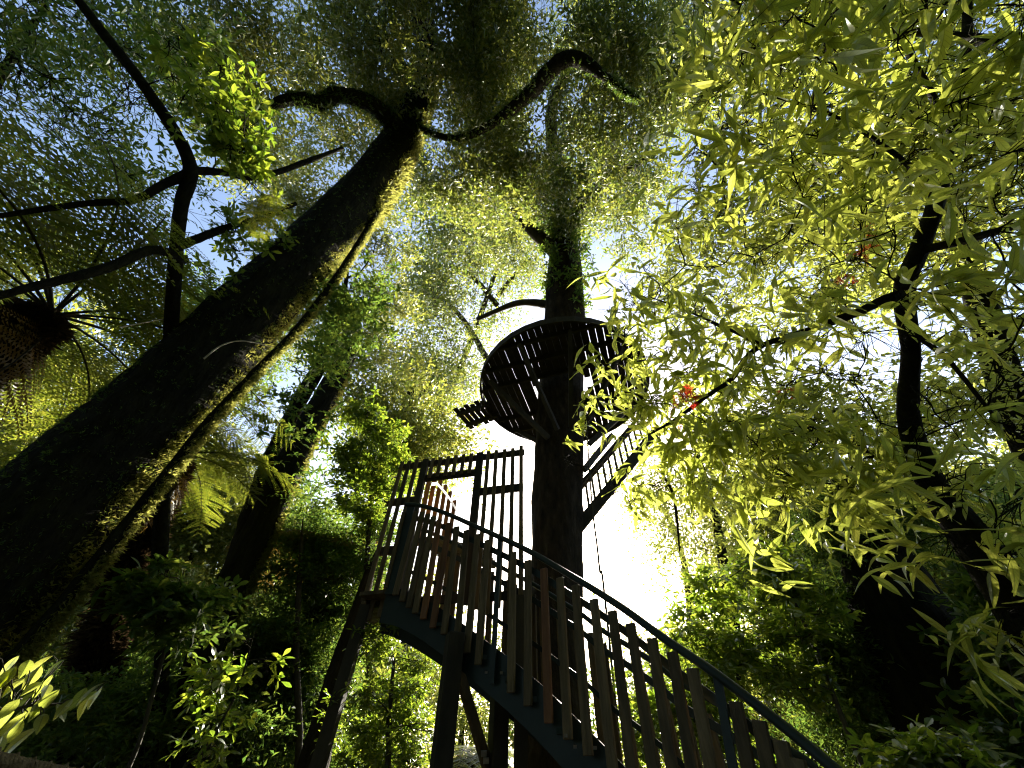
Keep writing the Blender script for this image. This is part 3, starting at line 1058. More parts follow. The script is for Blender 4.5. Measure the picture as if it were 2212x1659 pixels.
# central tree
cl = clumps([(960, -40), (1560, -40), (1520, 250), (1400, 450), (1300, 640), (1130, 640), (980, 500), (900, 330)], 52, 12, 19, .9, 1.6)
limbs2 = [[(1212, 480, 15.8, 40), (1300, 400, 15, 24), (1400, 340, 14, 14)], [(1216, 560, 14.8, 34), (1120, 470, 15, 22), (1050, 400, 15.5, 14)],
          [(1210, 400, 16.8, 34), (1190, 250, 17, 24), (1240, 120, 17, 16)], [(1200, 660, 13.8, 20), (1120, 655, 14, 14), (1030, 690, 14.4, 8)]]
t2 = make_tree('platform_tree', 'tree', 'straight dark trunk in the centre that carries the round platform', host_path, cl, 'small', 40, 'shadecanopy', 'barkbrown',
               limbs=limbs2, gap=.6, tn=70, sides=26, amp=.05, zattach=.6, sc=1.8, cull=corridor(.7, (1, 2, 9), 4, 9))
hp = np.array([p for p in host_path[0]])
ep = clumps([(1165, 540), (1270, 540), (1265, 700), (1175, 700)], 8, 13.3, 14.5, .3, .5) + clumps([(1170, 380), (1265, 380), (1265, 540), (1180, 540)], 12, 14.8, 16.4, .4, .7)
m_ = MB()
for c, r_ in ep:
    n = 26
    pp = c + rng.normal(0, r_ * .6, (n, 3))
    bake(m_, 'broad', pp, rot(rng.uniform(-3, 3, n), rng.normal(0, .5, n), rng.normal(0, .5, n)), rng.uniform(1.2, 1.9, n))
m_.build('ivy', M['dark'], t2)

# forked mossy tree left of the stairs
T3 = trunk_h([(395, 1700, 7.4, 82), (440, 1440, 7.4, 76), (500, 1270, 7.4, 70), (560, 1150, 7.4, 64), (642, 972, 7.35, 56), (690, 880, 7.3, 48), (732, 807, 7.25, 42), (760, 745, 7.1, 30)])
limbs3 = [[(500, 1265, 8.2, 52), (545, 1110, 8.5, 40), (580, 1004, 8.9, 35), (640, 880, 9.4, 31), (695, 780, 10, 27), (735, 680, 10.8, 16), (750, 590, 11.5, 6)],
          [(455, 1420, 8.0, 40), (500, 1330, 8.2, 32), (520, 1230, 8.4, 26), (530, 1120, 9, 18), (560, 1040, 9.2, 10)]]
cl = clumps([(640, 430), (860, 480), (850, 700), (760, 800), (650, 760), (560, 640)], 22, 11.5, 15, .7, 1.2)
t3 = make_tree('forked_tree', 'tree', 'forked mossy tree with two slanting stems left of the stairs', T3, cl, 'small', 34, 'canopy', limbs=limbs3, gap=.3, sc=1.4, tn=44, sides=16,
               amp=.07, zattach=.6)
moss_on(t3, T3, 9000, .1, .9, thr=.1, sc=1.1)
# ivy-like foliage on its stems
cl = clumps([(690, 640), (820, 620), (800, 740), (700, 760)], 8, 7.2, 8.0, .3, .5) + clumps([(640, 660), (790, 640), (770, 820), (660, 1060), (560, 1000)], 16, 7.6, 9.2, .3, .55)
ivy = MB()
for c, r_ in cl:
    n = 30
    bake(ivy, 'broad', c + rng.normal(0, r_ * .6, (n, 3)), rot(rng.uniform(-3, 3, n), rng.normal(0, .5, n), rng.normal(0, .5, n)), rng.uniform(.8, 1.3, n))
ivy.build('ivy', M['dark'], t3)

# thin leaning tree with a wandering stem, upper left
T6 = trunk_path([(330, 1600, 7.5, 30), (345, 1200, 7.0, 30), (365, 800, 6.6, 28), (380, 560, 6.6, 26), (392, 440, 6.8, 26), (412, 368, 7.0, 26), (378, 285, 7.2, 24), (300, 170, 7.6, 22), (230, 80, 8.0, 20), (160, -10, 8.4, 17), (90, -90, 8.8, 12)])
limbs6 = [[(412, 372, 7.0, 20), (350, 400, 6.8, 17), (290, 432, 6.6, 15), (180, 440, 6.4, 13), (0, 466, 6.2, 10), (-80, 480, 6.2, 7)],
          [(412, 368, 7.0, 18), (480, 372, 7.2, 15), (560, 382, 7.4, 13), (660, 350, 7.8, 10), (740, 320, 8.2, 7)],
          [(396, 560, 6.7, 22), (330, 540, 6.0, 20), (240, 575, 5.6, 20), (130, 605, 5.4, 19), (60, 622, 5.3, 17), (-60, 655, 5.2, 13)],
          [(390, 530, 6.7, 20), (480, 495, 6.9, 16), (560, 470, 7.1, 11), (640, 440, 7.4, 7)]]
cl = clumps([(370, 60), (450, 90), (530, 200), (560, 300), (520, 360), (440, 320), (410, 240), (350, 130)], 17, 6.2, 7.6, .25, .42)
cl += clumps([(330, 400), (560, 400), (640, 500), (560, 620), (420, 560), (330, 520)], 9, 6.6, 7.8, .25, .4)
t6 = make_tree('wandering_tree', 'tree', 'thin dark wandering stem at upper left with broad glowing green leaves', T6, cl, 'broad', 30, 'broad', limbs=limbs6, tn=50, sides=10,
               amp=.10, zattach=.4, sc=1.15, twigs=10, br=.018)

# small-leaved canopy in the top left corner
T7 = trunk_path([(-520, 1400, 9.5, 40), (-360, 900, 9.5, 34), (-180, 500, 10, 26), (-20, 200, 11, 18), (80, 40, 12, 10)])
cl = clumps([(-60, -60), (420, -40), (440, 200), (400, 300), (560, 400), (380, 470), (-60, 330)], 44, 8.5, 12.5, .55, .95)
make_tree('corner_tree', 'tree', 'dark small-leaved tree against blue sky in the top left corner', T7, cl, 'small', 17, 'dark', gap=.5, zattach=.35, sc=1.4)

# tree with long toothed leaves filling the right side
TR_ = trunk_path([(2560, 1900, 4.4, 130), (2330, 1500, 4.4, 110), (2120, 1190, 4.4, 76), (2010, 1040, 4.5, 50), (1962, 900, 4.6, 38), (1968, 760, 4.7, 32), (1952, 630, 4.8, 36), (1985, 540, 5.0, 32), (2022, 440, 5.2, 30), (2050, 300, 5.6, 24), (2085, 120, 6, 18), (2090, 0, 6.4, 14)])
limbsR = [[(1955, 640, 4.8, 24), (1925, 642, 4.6, 20), (1852, 675, 4.4, 17), (1777, 703, 4.2, 15), (1720, 722, 4.1, 13), (1647, 746, 4.0, 12), (1609, 776, 3.9, 11), (1580, 820, 3.9, 10), (1535, 850, 3.9, 9), (1460, 905, 4.0, 7), (1400, 940, 4.2, 4)],
          [(1647, 746, 4.0, 9), (1560, 705, 4.2, 6), (1480, 670, 4.4, 4), (1400, 640, 4.7, 3)],
          [(1990, 540, 5.0, 20), (2080, 520, 4.8, 17), (2212, 483, 4.6, 15), (2300, 470, 4.6, 10)],
          [(2060, 300, 5.6, 16), (2000, 180, 5.2, 13), (1930, 60, 4.8, 11), (1880, -40, 4.6, 8)],
          [(2085, 90, 6, 18), (2160, 85, 5.2, 15), (1960, 70, 5.2, 13), (1860, 75, 5.0, 9)],
          [(2030, 420, 5.2, 14), (1930, 330, 4.8, 10), (1800, 250, 4.6, 7), (1640, 200, 4.8, 4)],
          [(1975, 720, 4.7, 14), (2050, 780, 4.4, 10), (2150, 900, 4.0, 7), (2230, 960, 3.8, 5)],
          [(1420, 1010, 4.4, 4), (1452, 1062, 4.6, 7), (1462, 1120, 4.7, 6), (1468, 1190, 4.8, 3)]]
polyR = [(1480, -20), (2260, -40), (2260, 1180), (2130, 1130), (1960, 1060), (1830, 1090), (1680, 1080), (1560, 1000), (1440, 980), (1370, 900), (1330, 820), (1310, 690), (1420, 520), (1500, 280)]
polyL = [(1480, 60), (1800, 20), (1850, 500), (1900, 1040), (1760, 1090), (1640, 1060), (1560, 1000), (1440, 980), (1380, 900), (1340, 820), (1320, 700), (1400, 540), (1500, 330)]
cl = clumps(polyR, 100, 3.8, 4.9, .30, .46, even=12)
cl += clumps(polyL, 62, 4.3, 5.5, .28, .46, even=12)
cl += clumps([(1350, 760), (1500, 700), (1660, 760), (1660, 1000), (1440, 980)], 16, 4.2, 5.0, .26, .38, even=12)
cl += clumps([(1280, 1000), (1420, 1000), (1400, 1110), (1330, 1100)], 5, 4.4, 5.0, .15, .22, even=12)
cl += clumps([(1400, 860), (1900, 900), (1850, 1060), (1660, 1070), (1480, 990)], 14, 4.0, 4.8, .24, .36)
cl += clumps([(1270, 640), (1420, 560), (1420, 760), (1330, 760)], 6, 4.6, 5.4, .25, .4)
cl += clumps([(1190, 900), (1290, 890), (1330, 1000), (1200, 1010)], 5, 4.6, 5.2, .18, .28)
cl += clumps([(1340, 930), (1600, 990), (1560, 1060), (1400, 1050)], 9, 4.4, 5.0, .2, .3)
cl += clumps([(2020, 1150), (2240, 1180), (2240, 1420), (2130, 1300)], 9, 3.8, 4.6, .2, .35)
tR = make_tree('long_leaf_tree', 'tree', 'sunlit yellow-green tree of long toothed leaves filling the right side', TR_, cl, 'lance', 9.5, 'lance', limbs=limbsR, tn=50, sides=14,
               amp=.07, zattach=.3, twigs=12, br=.012, droop=.35, gap=.3, twigr=.0035, sc=1.35)
fl = MB()
for (x, y, d, n) in ((1480, 858, 3.6, 9), (1462, 866, 3.6, 7), (1499, 852, 3.6, 7), (1880, 520, 4.9, 8), (1868, 545, 4.9, 6), (1828, 610, 4.8, 5), (1470, 930, 4.5, 4), (1690, 850, 4.6, 3)):
    p = at(x, y, d) + rng.normal(0, .03, (n, 3))
    bake(fl, 'flower', p, rot(rng.uniform(-3, 3, n), rng.uniform(-1, 1, n), np.zeros(n)), rng.uniform(.7, 1.2, n))
fl.build('flowers', M['red'], tR)

# second layer behind it: finer foliage
T8 = trunk_path([(2600, 1700, 9, 80), (2350, 1200, 9, 70), (2200, 900, 9.5, 60), (2100, 600, 10, 46), (2000, 300, 11, 30), (1950, 150, 12, 20)])
cl = clumps([(1500, -60), (2260, -60), (2260, 1000), (1900, 1000), (1460, 900), (1350, 640), (1460, 300)], 62, 7.0, 11.0, .6, 1.1)
make_tree('small_leaf_tree', 'tree', 'finer leaved olive tree showing behind the long toothed leaves at right', T8, cl, 'small', 30, 'olive', gap=.3, zattach=.3, sc=1.6, cull=corridor(.3))

# leaning dark trunk low on the right, wrapped in shade foliage
T9 = trunk_h([(2190, 1790, 6.6, 260), (2060, 1560, 6.6, 220), (1970, 1380, 6.6, 185), (1905, 1240, 6.6, 140), (1870, 1150, 6.6, 90), (1850, 1080, 6.6, 50)])
cl = clumps([(1740, 1140), (1900, 1120), (1960, 1300), (1900, 1480), (1980, 1659), (1760, 1659), (1760, 1450), (1800, 1330)], 30, 6.6, 8.5, .35, .7)
cl += clumps([(1780, 1050), (1960, 1040), (1980, 1180), (1800, 1180)], 10, 6.6, 8, .35, .6)
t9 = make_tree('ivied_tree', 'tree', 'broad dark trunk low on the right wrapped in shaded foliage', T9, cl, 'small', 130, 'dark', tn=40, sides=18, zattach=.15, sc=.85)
cl = clumps([(1560, 640), (1800, 560), (1860, 900), (1700, 960)], 12, 9, 11, .5, .8)
# slim trunks at the right edge
for k, (lab, px, poly) in enumerate((
        ('slim dark trunk slanting by the right edge, nearest the broad trunk', [(2290, 1720, 8.5, 44), (2140, 1500, 8.6, 38), (2030, 1340, 8.8, 32), (1930, 1180, 9.2, 26), (1850, 1000, 10, 20)], [(1950, 1130), (2100, 1180), (2120, 1400), (2010, 1350)]),
        ('slimmest dark trunk slanting at the right edge, with pale light behind it', [(2420, 1720, 9.5, 36), (2260, 1540, 9.6, 34), (2120, 1360, 9.8, 28), (2040, 1230, 10.2, 22), (1960, 1080, 11, 16)], [(2050, 1080), (2212, 1120), (2230, 1300), (2100, 1260)]))):
    make_tree('slim_tree', 'tree', lab, trunk_h(px), clumps(poly, 9, 9, 12, .5, .9), 'small', 60, ('olive', 'dark')[k], tn=24, sides=10, gap=.2, group='slim trunks at the right edge')

# trees beyond the platform
T10 = trunk_path([(860, 1560, 20, 22), (880, 1200, 20, 19), (925, 950, 20.5, 16), (1000, 780, 21.5, 13), (1060, 620, 23, 9)])
limbs10 = [[(1055, 780, 21.4, 14), (1000, 690, 21, 10), (940, 640, 21, 7), (880, 625, 21, 4)], [(1075, 660, 22.3, 12), (1010, 590, 22, 9), (930, 570, 22, 7), (870, 575, 22, 4)], [(1075, 640, 22.3, 12), (1140, 560, 22, 8)]]
cl = clumps([(860, 490), (1000, 430), (1180, 430), (1180, 700), (1060, 800), (1000, 940), (890, 880), (850, 650)], 42, 18, 24, .9, 1.7)
make_tree('spreading_tree', 'tree', 'tall fine-leaved tree spreading behind the platform, left of the central trunk', T10, cl, 'fine', 12, 'shadecanopy', 'twig', limbs=limbs10, gap=.5, sc=4.0,
          zattach=.35, cull=corridor(.45, (-4, 4, 6), 4, 9), twigr=.012)
T11 = trunk_path([(1600, 1640, 15, 30), (1590, 1400, 15, 26), (1560, 1200, 15.2, 20), (1530, 1060, 15.6, 15), (1500, 960, 16, 9)])
cl = clumps([(1420, 1000), (1560, 960), (1610, 1050), (1570, 1240), (1450, 1270), (1400, 1140)], 26, 13, 16, .6, 1.0)
make_tree('golden_tree', 'tree', 'sunlit golden fine-leaved tree right of the bright gap of sky', T11, cl, 'fine', 20, 'olive', gap=.3, sc=2.7, zattach=.3, cull=corridor(.4, r=3.6))
T12 = trunk_path([(1760, 1640, 19, 60), (1740, 1400, 19, 52), (1700, 1220, 19.4, 44), (1660, 1080, 20, 30)])
cl = clumps([(1570, 1000), (1760, 1020), (1850, 1200), (1740, 1330), (1600, 1280)], 30, 17, 20, .9, 1.4)
make_tree('olive_tree', 'tree', 'dull olive fine-leaved tree behind the golden tree', T12, cl, 'fine', 12, 'far', gap=.25, sc=3.9, zattach=.3)
T13 = trunk_path([(760, 1640, 15, 70), (790, 1300, 15, 60), (830, 1050, 15.5, 46), (880, 880, 16.5, 30)])
limbs13 = [[(835, 1040, 15.5, 16), (870, 900, 16, 12), (930, 830, 16.5, 7)], [(820, 1080, 15.4, 16), (900, 960, 15.8, 11), (960, 900, 16, 6)]]
cl = clumps([(760, 780), (880, 760), (1000, 940), (980, 980), (880, 1040), (770, 1000), (720, 900)], 26, 14, 18, .8, 1.3)
make_tree('bushy_tree', 'tree', 'dense dull green tree between the forked tree and the gate screen', T13, cl, 'fine', 15, 'far', limbs=limbs13, gap=.35, sc=3.4, zattach=.4)
T14 = trunk_path([(1490, 1640, 26, 20), (1490, 1300, 26, 15), (1450, 1130, 26.5, 11), (1390, 1060, 27.5, 6)])
cl = clumps([(1285, 960), (1430, 960), (1440, 1130), (1370, 1150), (1290, 1060)], 17, 22, 27, .8, 1.3)
make_tree('distant_tree', 'tree', 'thin distant tree washed out by the bright sky right of the central trunk', T14, cl, 'fine', 17, 'olive', gap=.4, sc=3.4, zattach=.4, cull=corridor(.25, r=4.5))

# trees of the far wood, each with its own crown
far_spots = [(-150, 1250, 20, 2.6), (120, 1330, 24, 3.2), (330, 1180, 22, 3.0), (250, 1450, 16, 2.4), (520, 1430, 18, 2.8), (640, 1180, 20, 2.8), (660, 1500, 15, 2.4), (860, 1400, 22, 3.0), (1010, 1500, 30, 3.6),
             (1180, 1530, 32, 3.4), (1420, 1520, 30, 3.6), (1600, 1480, 24, 3.2), (1800, 1400, 26, 4.0), (1990, 1330, 22, 3.2), (2160, 1280, 20, 3.2), (2300, 1150, 20, 3.4), (1700, 1600, 16, 2.4), (2080, 1560, 15, 2.6),
             (100, 950, 22, 3.2), (-80, 700, 20, 3.4), (320, 930, 24, 3.2), (480, 720, 24, 2.8), (-200, 1000, 17, 2.6), (460, 1120, 18, 2.3)]
far_lab = ['crown at the far left beyond the huge trunk', 'crown low behind the base of the huge trunk', 'crown behind the huge trunk and the forked tree', 'low crown in the bottom left gloom', 'crown left of the brown leaning trunk',
           'crown between the forked tree and the stairs', 'low crown beside the brown leaning trunk', 'crown behind the left foot of the gate screen', 'pale crown seen between the two stair posts', 'pale crown low behind the stair treads',
           'pale crown low behind the balusters right of the central trunk', 'crown behind the leafy sapling', 'wide crown behind the broad dark trunk', 'crown between the slim trunks', 'crown at the right edge behind the slim trunks',
           'crown beyond the right edge of the long leaves', 'low crown below the leafy sapling', 'low crown in the bottom right corner', 'crown above the huge trunk behind the tree fern', 'crown at the left edge behind the tree fern',
           'crown seen through the tree fern fronds', 'crown under the wandering stem', 'crown in the left gloom under the tree fern', 'crown in the gap between the huge trunk and the forked trunk']
for k, (x, y, d, rr) in enumerate(far_spots):
    c = at(x, y, d)
    base = np.array([c[0] + rng.uniform(-.6, .6), c[1] + rng.uniform(-.6, .6), -.1])
    top = c + np.array([0, 0, rr * .5])
    P = spline([base, base * .5 + top * .5 + rng.normal(0, .25, 3), top], 8)
    R_ = np.linspace(.26, .06, 8)
    cl = []
    while len(cl) < 22:
        u = rng.normal(0, .5, 3)
        if np.linalg.norm(u) < 1:
            q = c + u * np.array([rr, rr, rr * 1.15])
            if q[2] > .5:
                cl.append((q, rng.uniform(.28, .45) * rr))
    make_tree('forest_tree', 'tree', 'far forest tree, ' + far_lab[k], (P, R_), cl, 'fine', 105 / (rr / 2.8) ** 2 * (1.5 / (d / 5.8)) ** 2, ('far', 'dark', 'far', 'canopy')[k % 4], tn=14, sides=8, gap=.25, sc=d / 5.8, zattach=.35,
              group='trees of the far wood', twigr=.01, cull=SUNWAY, twigs=10)


# ------------------------------------------------------------------ shrubs and saplings
def shrub(label, stem, poly, n, d0, d1, r0, r1, kind, per, lm, name='shrub', **kw):
    return make_tree(name, 'shrub' if name == 'shrub' else 'sapling', label, trunk_path(stem), clumps(poly, n, d0, d1, r0, r1), kind, per, lm, 'twig', tn=16, sides=7, amp=.05, zattach=.2, twigs=9, br=.012,
                     crownname='foliage', twigr=.004, **kw)


shrub('broad-leaved shrub with lit leaf tips left of the gate screen', [(800, 1640, 7, 14), (790, 1300, 7, 12), (800, 1100, 7.2, 10), (810, 980, 7.4, 6)],
      [(740, 900), (800, 880), (880, 980), (860, 1110), (760, 1150), (710, 1080)], 18, 6.6, 7.8, .25, .45, 'broad', 120, 'broad', sc=.95)
shrub('dark broad-leaved shrub in the gloom between forked trunk and stairs', [(640, 1700, 7.4, 16), (640, 1400, 7.4, 13), (650, 1200, 7.6, 9)],
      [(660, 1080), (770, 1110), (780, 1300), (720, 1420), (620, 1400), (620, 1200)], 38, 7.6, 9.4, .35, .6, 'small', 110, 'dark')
shrub('bright green shrub at the foot of the stairs, left of the support posts', [(830, 1720, 5.6, 14), (840, 1560, 5.6, 11), (850, 1440, 5.7, 7)],
      [(790, 1380), (890, 1350), (945, 1430), (940, 1600), (880, 1700), (740, 1700), (740, 1520)], 34, 5.2, 6.6, .2, .36, 'broad', 150, 'broad', sc=.62)
shrub('leafy green sapling with a thin pale stem right of the staircase', [(1880, 1690, 5.0, 11), (1800, 1500, 5.3, 10), (1745, 1360, 5.6, 9), (1700, 1270, 5.8, 6)],
      [(1500, 1290), (1600, 1215), (1720, 1230), (1790, 1340), (1750, 1470), (1600, 1530), (1470, 1430), (1430, 1340)], 40, 5.2, 7.2, .22, .42, 'broad', 95, 'broad', name='sapling', sc=.95)
shrub('low green bush filling the gap below the handrail, right of the central trunk', [(1500, 1720, 7, 14), (1480, 1560, 7, 10)],
      [(1320, 1400), (1460, 1400), (1600, 1540), (1720, 1659), (1420, 1659), (1330, 1560)], 26, 6, 8.5, .3, .5, 'broad', 95, 'broad', sc=.9)
shrub('tall dark thicket filling the shade between the forked trunk and the brown leaning trunk', [(560, 1740, 8.2, 16), (570, 1560, 8.2, 12), (580, 1420, 8.4, 9)],
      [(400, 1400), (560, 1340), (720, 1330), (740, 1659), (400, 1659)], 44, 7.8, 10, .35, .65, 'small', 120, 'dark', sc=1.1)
shrub('round-leaved plant in the bottom right corner', [(1990, 1760, 3.6, 14), (1980, 1640, 3.7, 9)],
      [(1860, 1640), (1930, 1580), (2030, 1570), (2110, 1650), (2090, 1720), (1860, 1720)], 16, 3.3, 4.2, .12, .22, 'broad', 110, 'broad', sc=.85)
shrub('shaded leafy bush at the bottom right edge', [(2260, 1760, 5, 14), (2200, 1560, 5, 10)],
      [(2120, 1250), (2230, 1230), (2240, 1690), (2130, 1659), (2150, 1450)], 20, 4.6, 6.4, .22, .4, 'broad', 120, 'dark')
sl_root = empty('sapling', (at(-90, 1740, 3.6)[0], at(-90, 1740, 3.6)[1], 0), 'near sapling with glowing yellow-green leaves in the bottom left corner', 'sapling')
stp = [(-160, 1800, 3.6), (-90, 1680, 3.6), (-20, 1560, 3.6), (60, 1525, 3.6), (130, 1520, 3.62), (200, 1500, 3.65)]
SP = np.array([at(*q) for q in stp])
SP = np.vstack([[SP[0][0], SP[0][1], -.1], SP])
SPS = spline(SP, 40)
MB().tube(SPS, np.linspace(.016, .003, 40), 6).build('stem', M['twig'], sl_root, smooth=True)
tw_, lf_ = MB(), MB()
lrng = np.random.default_rng(3)
spots = [(22, 1440), (70, 1462), (97, 1440), (97, 1482), (22, 1537), (50, 1544), (104, 1548), (60, 1600), (14, 1600), (40, 1566), (7, 1468), (72, 1500), (-20, 1500), (-30, 1560), (180, 1528), (205, 1505), (212, 1498), (170, 1510), (-40, 1440), (120, 1450), (0, 1510), (35, 1490), (80, 1530), (-15, 1620), (15, 1465), (45, 1450), (88, 1505), (30, 1585), (75, 1570), (58, 1520), (140, 1535), (10, 1555), (42, 1620), (195, 1518), (110, 1515)]
for q in spots:
    p = at(q[0], q[1], 3.6 + lrng.normal(0, .06))
    k = int(np.argmin(np.linalg.norm(SPS - p, axis=1)))
    b = p + np.array([0, 0, .05])
    tw_.tube(curve_branch(SPS[k], b, 6, lrng, .08, .2), np.linspace(.004, .002, 6), 5)
    v, f, u = leaf(lrng.uniform(.09, .145), lrng.uniform(.04, .06), 7, .45, lrng.uniform(.05, .35), lrng.uniform(.05, .4), lrng.uniform(.003, .012), lrng.uniform(0, 6))
    R3 = rot(np.array(-1.4 + lrng.normal(0, .7)), np.array(-1.0 + lrng.normal(0, .3)), np.array(lrng.normal(0, .35)))
    lf_.add(v @ R3.T + b, f, u)
tw_.build('twigs', M['twig'], sl_root, smooth=True)
lf_.build('foliage', M['lance'], sl_root)
shrub('slender sapling with lit leaves in the bottom left, before the forked trunk', [(360, 1720, 5.3, 7), (440, 1620, 5.3, 6), (510, 1500, 5.4, 5), (540, 1400, 5.4, 3)],
      [(480, 1370), (570, 1380), (590, 1500), (520, 1540), (430, 1640), (400, 1600)], 11, 5.1, 5.6, .14, .22, 'broad', 60, 'broad', name='sapling', sc=1.1)
shrub('dim broad-leaved sapling in front of the forked trunk', [(250, 1720, 5.2, 10), (330, 1500, 5.2, 8), (380, 1300, 5.3, 5)],
      [(300, 1240), (420, 1230), (480, 1320), (430, 1400), (330, 1380)], 12, 5, 5.8, .18, .3, 'broad', 120, 'dark', name='sapling', sc=1.1)
shrub('dark undergrowth bush along the bottom left', [(150, 1740, 8, 14), (200, 1560, 8, 10)],
      [(100, 1440), (300, 1420), (420, 1480), (560, 1560), (700, 1659), (120, 1659)], 40, 7, 10, .4, .75, 'small', 120, 'dark')

# brown leaning trunk between the undergrowth and the stairs
T15 = trunk_path([(650, 1760, 6.6, 74), (690, 1600, 6.6, 62), (735, 1450, 6.7, 54), (775, 1320, 6.8, 36), (800, 1230, 7.0, 20)])
cl = clumps([(760, 1270), (800, 1270), (850, 1130), (790, 1130)], 6, 7.0, 7.8, .25, .4)
make_tree('leaning_tree', 'tree', 'slim red-brown trunk leaning up behind the left foot of the gate screen', T15, cl, 'small', 120, 'dark', 'barkbrown', tn=30, sides=12, zattach=.6)


# ------------------------------------------------------------------ tree ferns
def tree_fern(label, trunk, top, nfr, L, seed, pitch=(0.0, .35), mat='fern', name='tree_fern', yaws=None, skirt=3):
    r = np.random.default_rng(seed)
    root = empty(name, (trunk[0][0][0], trunk[0][0][1], 0), label, 'tree fern')
    tm = MB()
    rough_tube(tm, *trunk, 70, 22, .03, seed)
    tm.build('trunk', M['bark'], root, smooth=True)
    moss_on(root, trunk, 3500, .35, .99, dens_dir=-FW, thr=-1, sc=2.2, name='fibres', leafm='fibre')
    protos = []
    for k in range(3):
        (sv, sf), (lv, lf) = frond_template(L, 27, 17, .30, .30 + .12 * k, seed + k)
        a = MB().add(lv, lf)
        protos.append(((sv, sf), (lv, lf)))
    meshes = []
    for k in range(nfr + skirt):
        (sv, sf), (lv, lf) = protos[k % 3]
        dead = k >= nfr
        yaw = (yaws[k] if yaws is not None and k < len(yaws) else 2 * math.pi * k / nfr * 1.0 + r.uniform(-.2, .2))
        pt = r.uniform(*pitch) if not dead else r.uniform(-1.2, -.9)
        if k < 3 or (dead and k < nfr + 1):
            fm = MB().add(lv, lf)
            fo = fm.build('frond', M['drybrown' if dead else mat])
            so_ = MB().add(sv, sf).build('stalk', M['twig'], fo, smooth=True)
            src = (fo, so_)
            meshes.append(src)
        else:
            src = meshes[k % 3] if not dead else meshes[-1]
            fo = src[0].copy()
            COL.objects.link(fo)
            so_ = src[1].copy()
            COL.objects.link(so_)
            so_.parent = fo
        fo.parent = root
        fo.matrix_parent_inverse = root.matrix_world.inverted()
        R3 = rot(np.array(yaw), np.array(pt), np.array(r.uniform(-.2, .2)))
        sc = r.uniform(.85, 1.1) * (.7 if dead else 1)
        mw = Matrix([[*(R3[i] * sc), top[i]] for i in range(3)] + [[0, 0, 0, 1]])
        fo.matrix_basis = mw
    return root


tp = at(112, 680, 8.6)
tree_fern('dark tree fern spreading wide fronds at the left edge above the huge trunk', trunk_path([(-420, 1500, 7.6, 80), (-300, 1100, 7.6, 84), (-120, 830, 8.0, 86), (0, 745, 8.3, 84), (112, 680, 8.6, 60)]), tp, 17, 3.9, 5, skirt=1)
tp2 = at(560, 905, 7.8)
tree_fern('tree fern with lit fronds hanging right of the huge trunk', trunk_path([(150, 1600, 8.0, 50), (230, 1350, 8.0, 46), (320, 1120, 8.1, 44), (385, 985, 8.2, 36)]), at(385, 980, 8.2), 13, 2.1, 9)
tree_fern('brownish tree fern in the shade left of the gate screen', trunk_path([(690, 1600, 8.6, 50), (700, 1350, 8.6, 46), (705, 1200, 8.7, 40)]), at(705, 1190, 8.7), 12, 1.6, 15, mat='drybrown', name='tree_fern')
tree_fern('pale tree fern behind the two stair posts', trunk_path([(1010, 1760, 11, 40), (1010, 1640, 11, 36)]), at(1010, 1625, 11), 11, 1.6, 21)
# fern frond growing from the huge trunk
(sv, sf), (lv, lf) = frond_template(1.0, 24, 10, .26, .5, 40)
p = at(592, 425, 6.4)
for k, (yw, pt) in enumerate(((-1.2, -1.25), (-.7, -1.1))):
    fo = MB().add(lv, lf).build('hanging_fern' if k == 0 else 'frond', M['fern'])
    so_ = MB().add(sv, sf).build('stalk', M['twig'], fo)
    R3 = rot(np.array(yw), np.array(pt), np.array(.6))
    fo.matrix_world = Matrix([[*(R3[i]), p[i]] for i in range(3)] + [[0, 0, 0, 1]])
    if k == 0:
        hf = tag(fo, 'small lit fern frond hanging beside the upper part of the huge trunk', 'fern')
    else:
        bpy.context.view_layer.update()
        fo.parent = hf
        fo.matrix_parent_inverse = hf.matrix_world.inverted()

twig_thing('bare_twig', 'pale arched bare twig crossing the middle of the huge trunk', [(440, 775, 5.6), (475, 748, 5.6), (510, 737, 5.6), (545, 739, 5.6), (590, 750, 5.7)], .010)
twig_thing('bare_twig', 'pale straight bare twig left of the huge trunk under the tree fern', [(258, 707, 5.0), (305, 698, 5.0), (352, 689, 5.0)], .008)

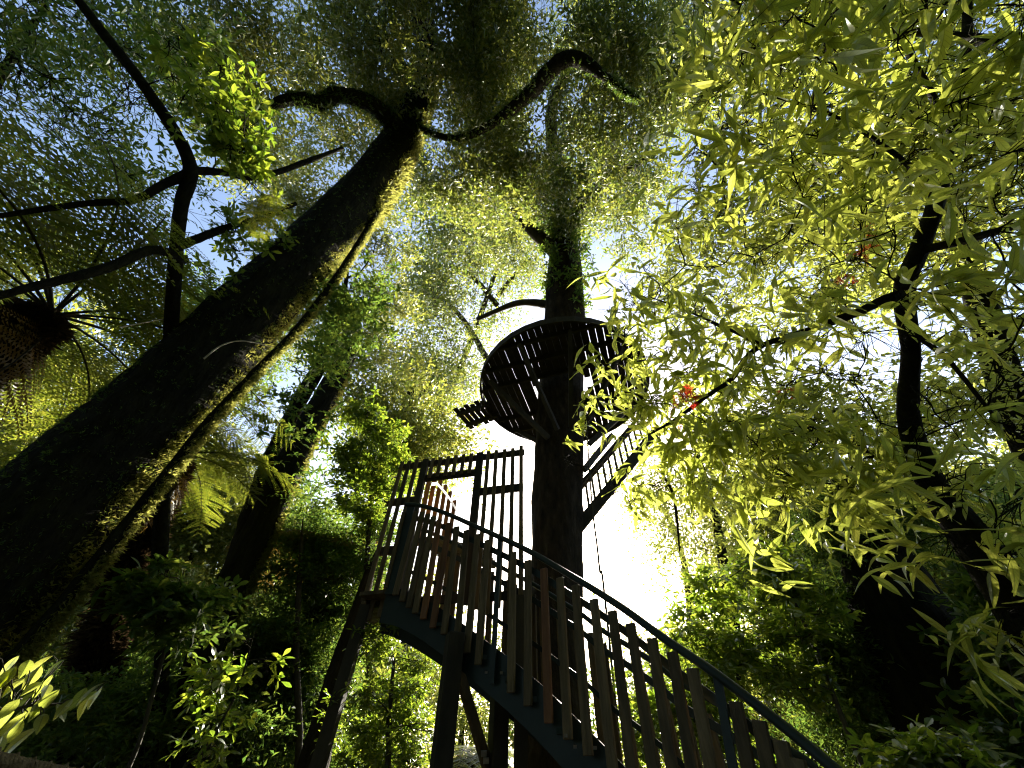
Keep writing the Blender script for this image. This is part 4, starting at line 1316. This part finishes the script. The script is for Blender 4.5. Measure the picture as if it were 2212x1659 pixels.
# unseen mass of leaves added round the back of the viewpoint to block sky light
n = 9000
az_ = rng.uniform(math.radians(70), math.radians(290), n)
dd_ = rng.uniform(9, 17, n)
wp = np.column_stack([np.sin(az_) * dd_, np.cos(az_) * dd_, rng.uniform(0, 19, n)])
k2 = 3500
wp2 = np.column_stack([rng.uniform(-14, 14, k2), rng.uniform(-14, 0, k2), rng.uniform(13, 19, k2)])
wp = np.vstack([wp, wp2])
wp = wp[wp[:, 1] < -1.0 - 0.28 * (wp[:, 2] - 1.5)]
wmb = MB()
bake(wmb, 'small', wp, rot(rng.uniform(-3, 3, len(wp)), rng.normal(0, .7, len(wp)), rng.normal(0, .7, len(wp))), rng.uniform(4.0, 7.0, len(wp)))
wo = wmb.build('sky_block_leaves', M['dark'])
wo['kind'] = 'stuff'

# undergrowth covering the forest floor
n = 5000
px_ = rng.uniform(-26, 26, (n, 2)) + np.array([0, 12])
keepg = (np.linalg.norm(px_, axis=1) > 2.2)
px_ = px_[keepg]
n = len(px_)
gmb = MB()
bake(gmb, 'broad', np.column_stack([px_, rng.uniform(.02, .35, n)]), rot(rng.uniform(-3, 3, n), rng.uniform(.1, 1.2, n), rng.normal(0, .4, n)), rng.uniform(1, 2.4, n))
uo = gmb.build('undergrowth', M['dark'])
uo['kind'] = 'stuff'

# ------------------------------------------------------------------ air
HAZE = 0.0
if HAZE:
    hb = MB()
    x0, x1, y0, y1, z0_, z1_ = -60, 60, -40, 80, -1.2, 42
    hb.add([(x0, y0, z0_), (x1, y0, z0_), (x1, y1, z0_), (x0, y1, z0_), (x0, y0, z1_), (x1, y0, z1_), (x1, y1, z1_), (x0, y1, z1_)],
           [(3, 2, 1, 0), (4, 5, 6, 7), (0, 1, 5, 4), (1, 2, 6, 5), (2, 3, 7, 6), (3, 0, 4, 7)])
    hm, ht, hout = mat_new('haze')
    pv = ht.nodes.new('ShaderNodeVolumePrincipled')
    pv.inputs['Density'].default_value = HAZE
    pv.inputs['Color'].default_value = (.85, .9, .92, 1)
    pv.inputs['Anisotropy'].default_value = 0.82
    ht.links.new(pv.outputs[0], hout.inputs['Volume'])
    ho = hb.build('haze', hm)
    ho['kind'] = 'stuff'
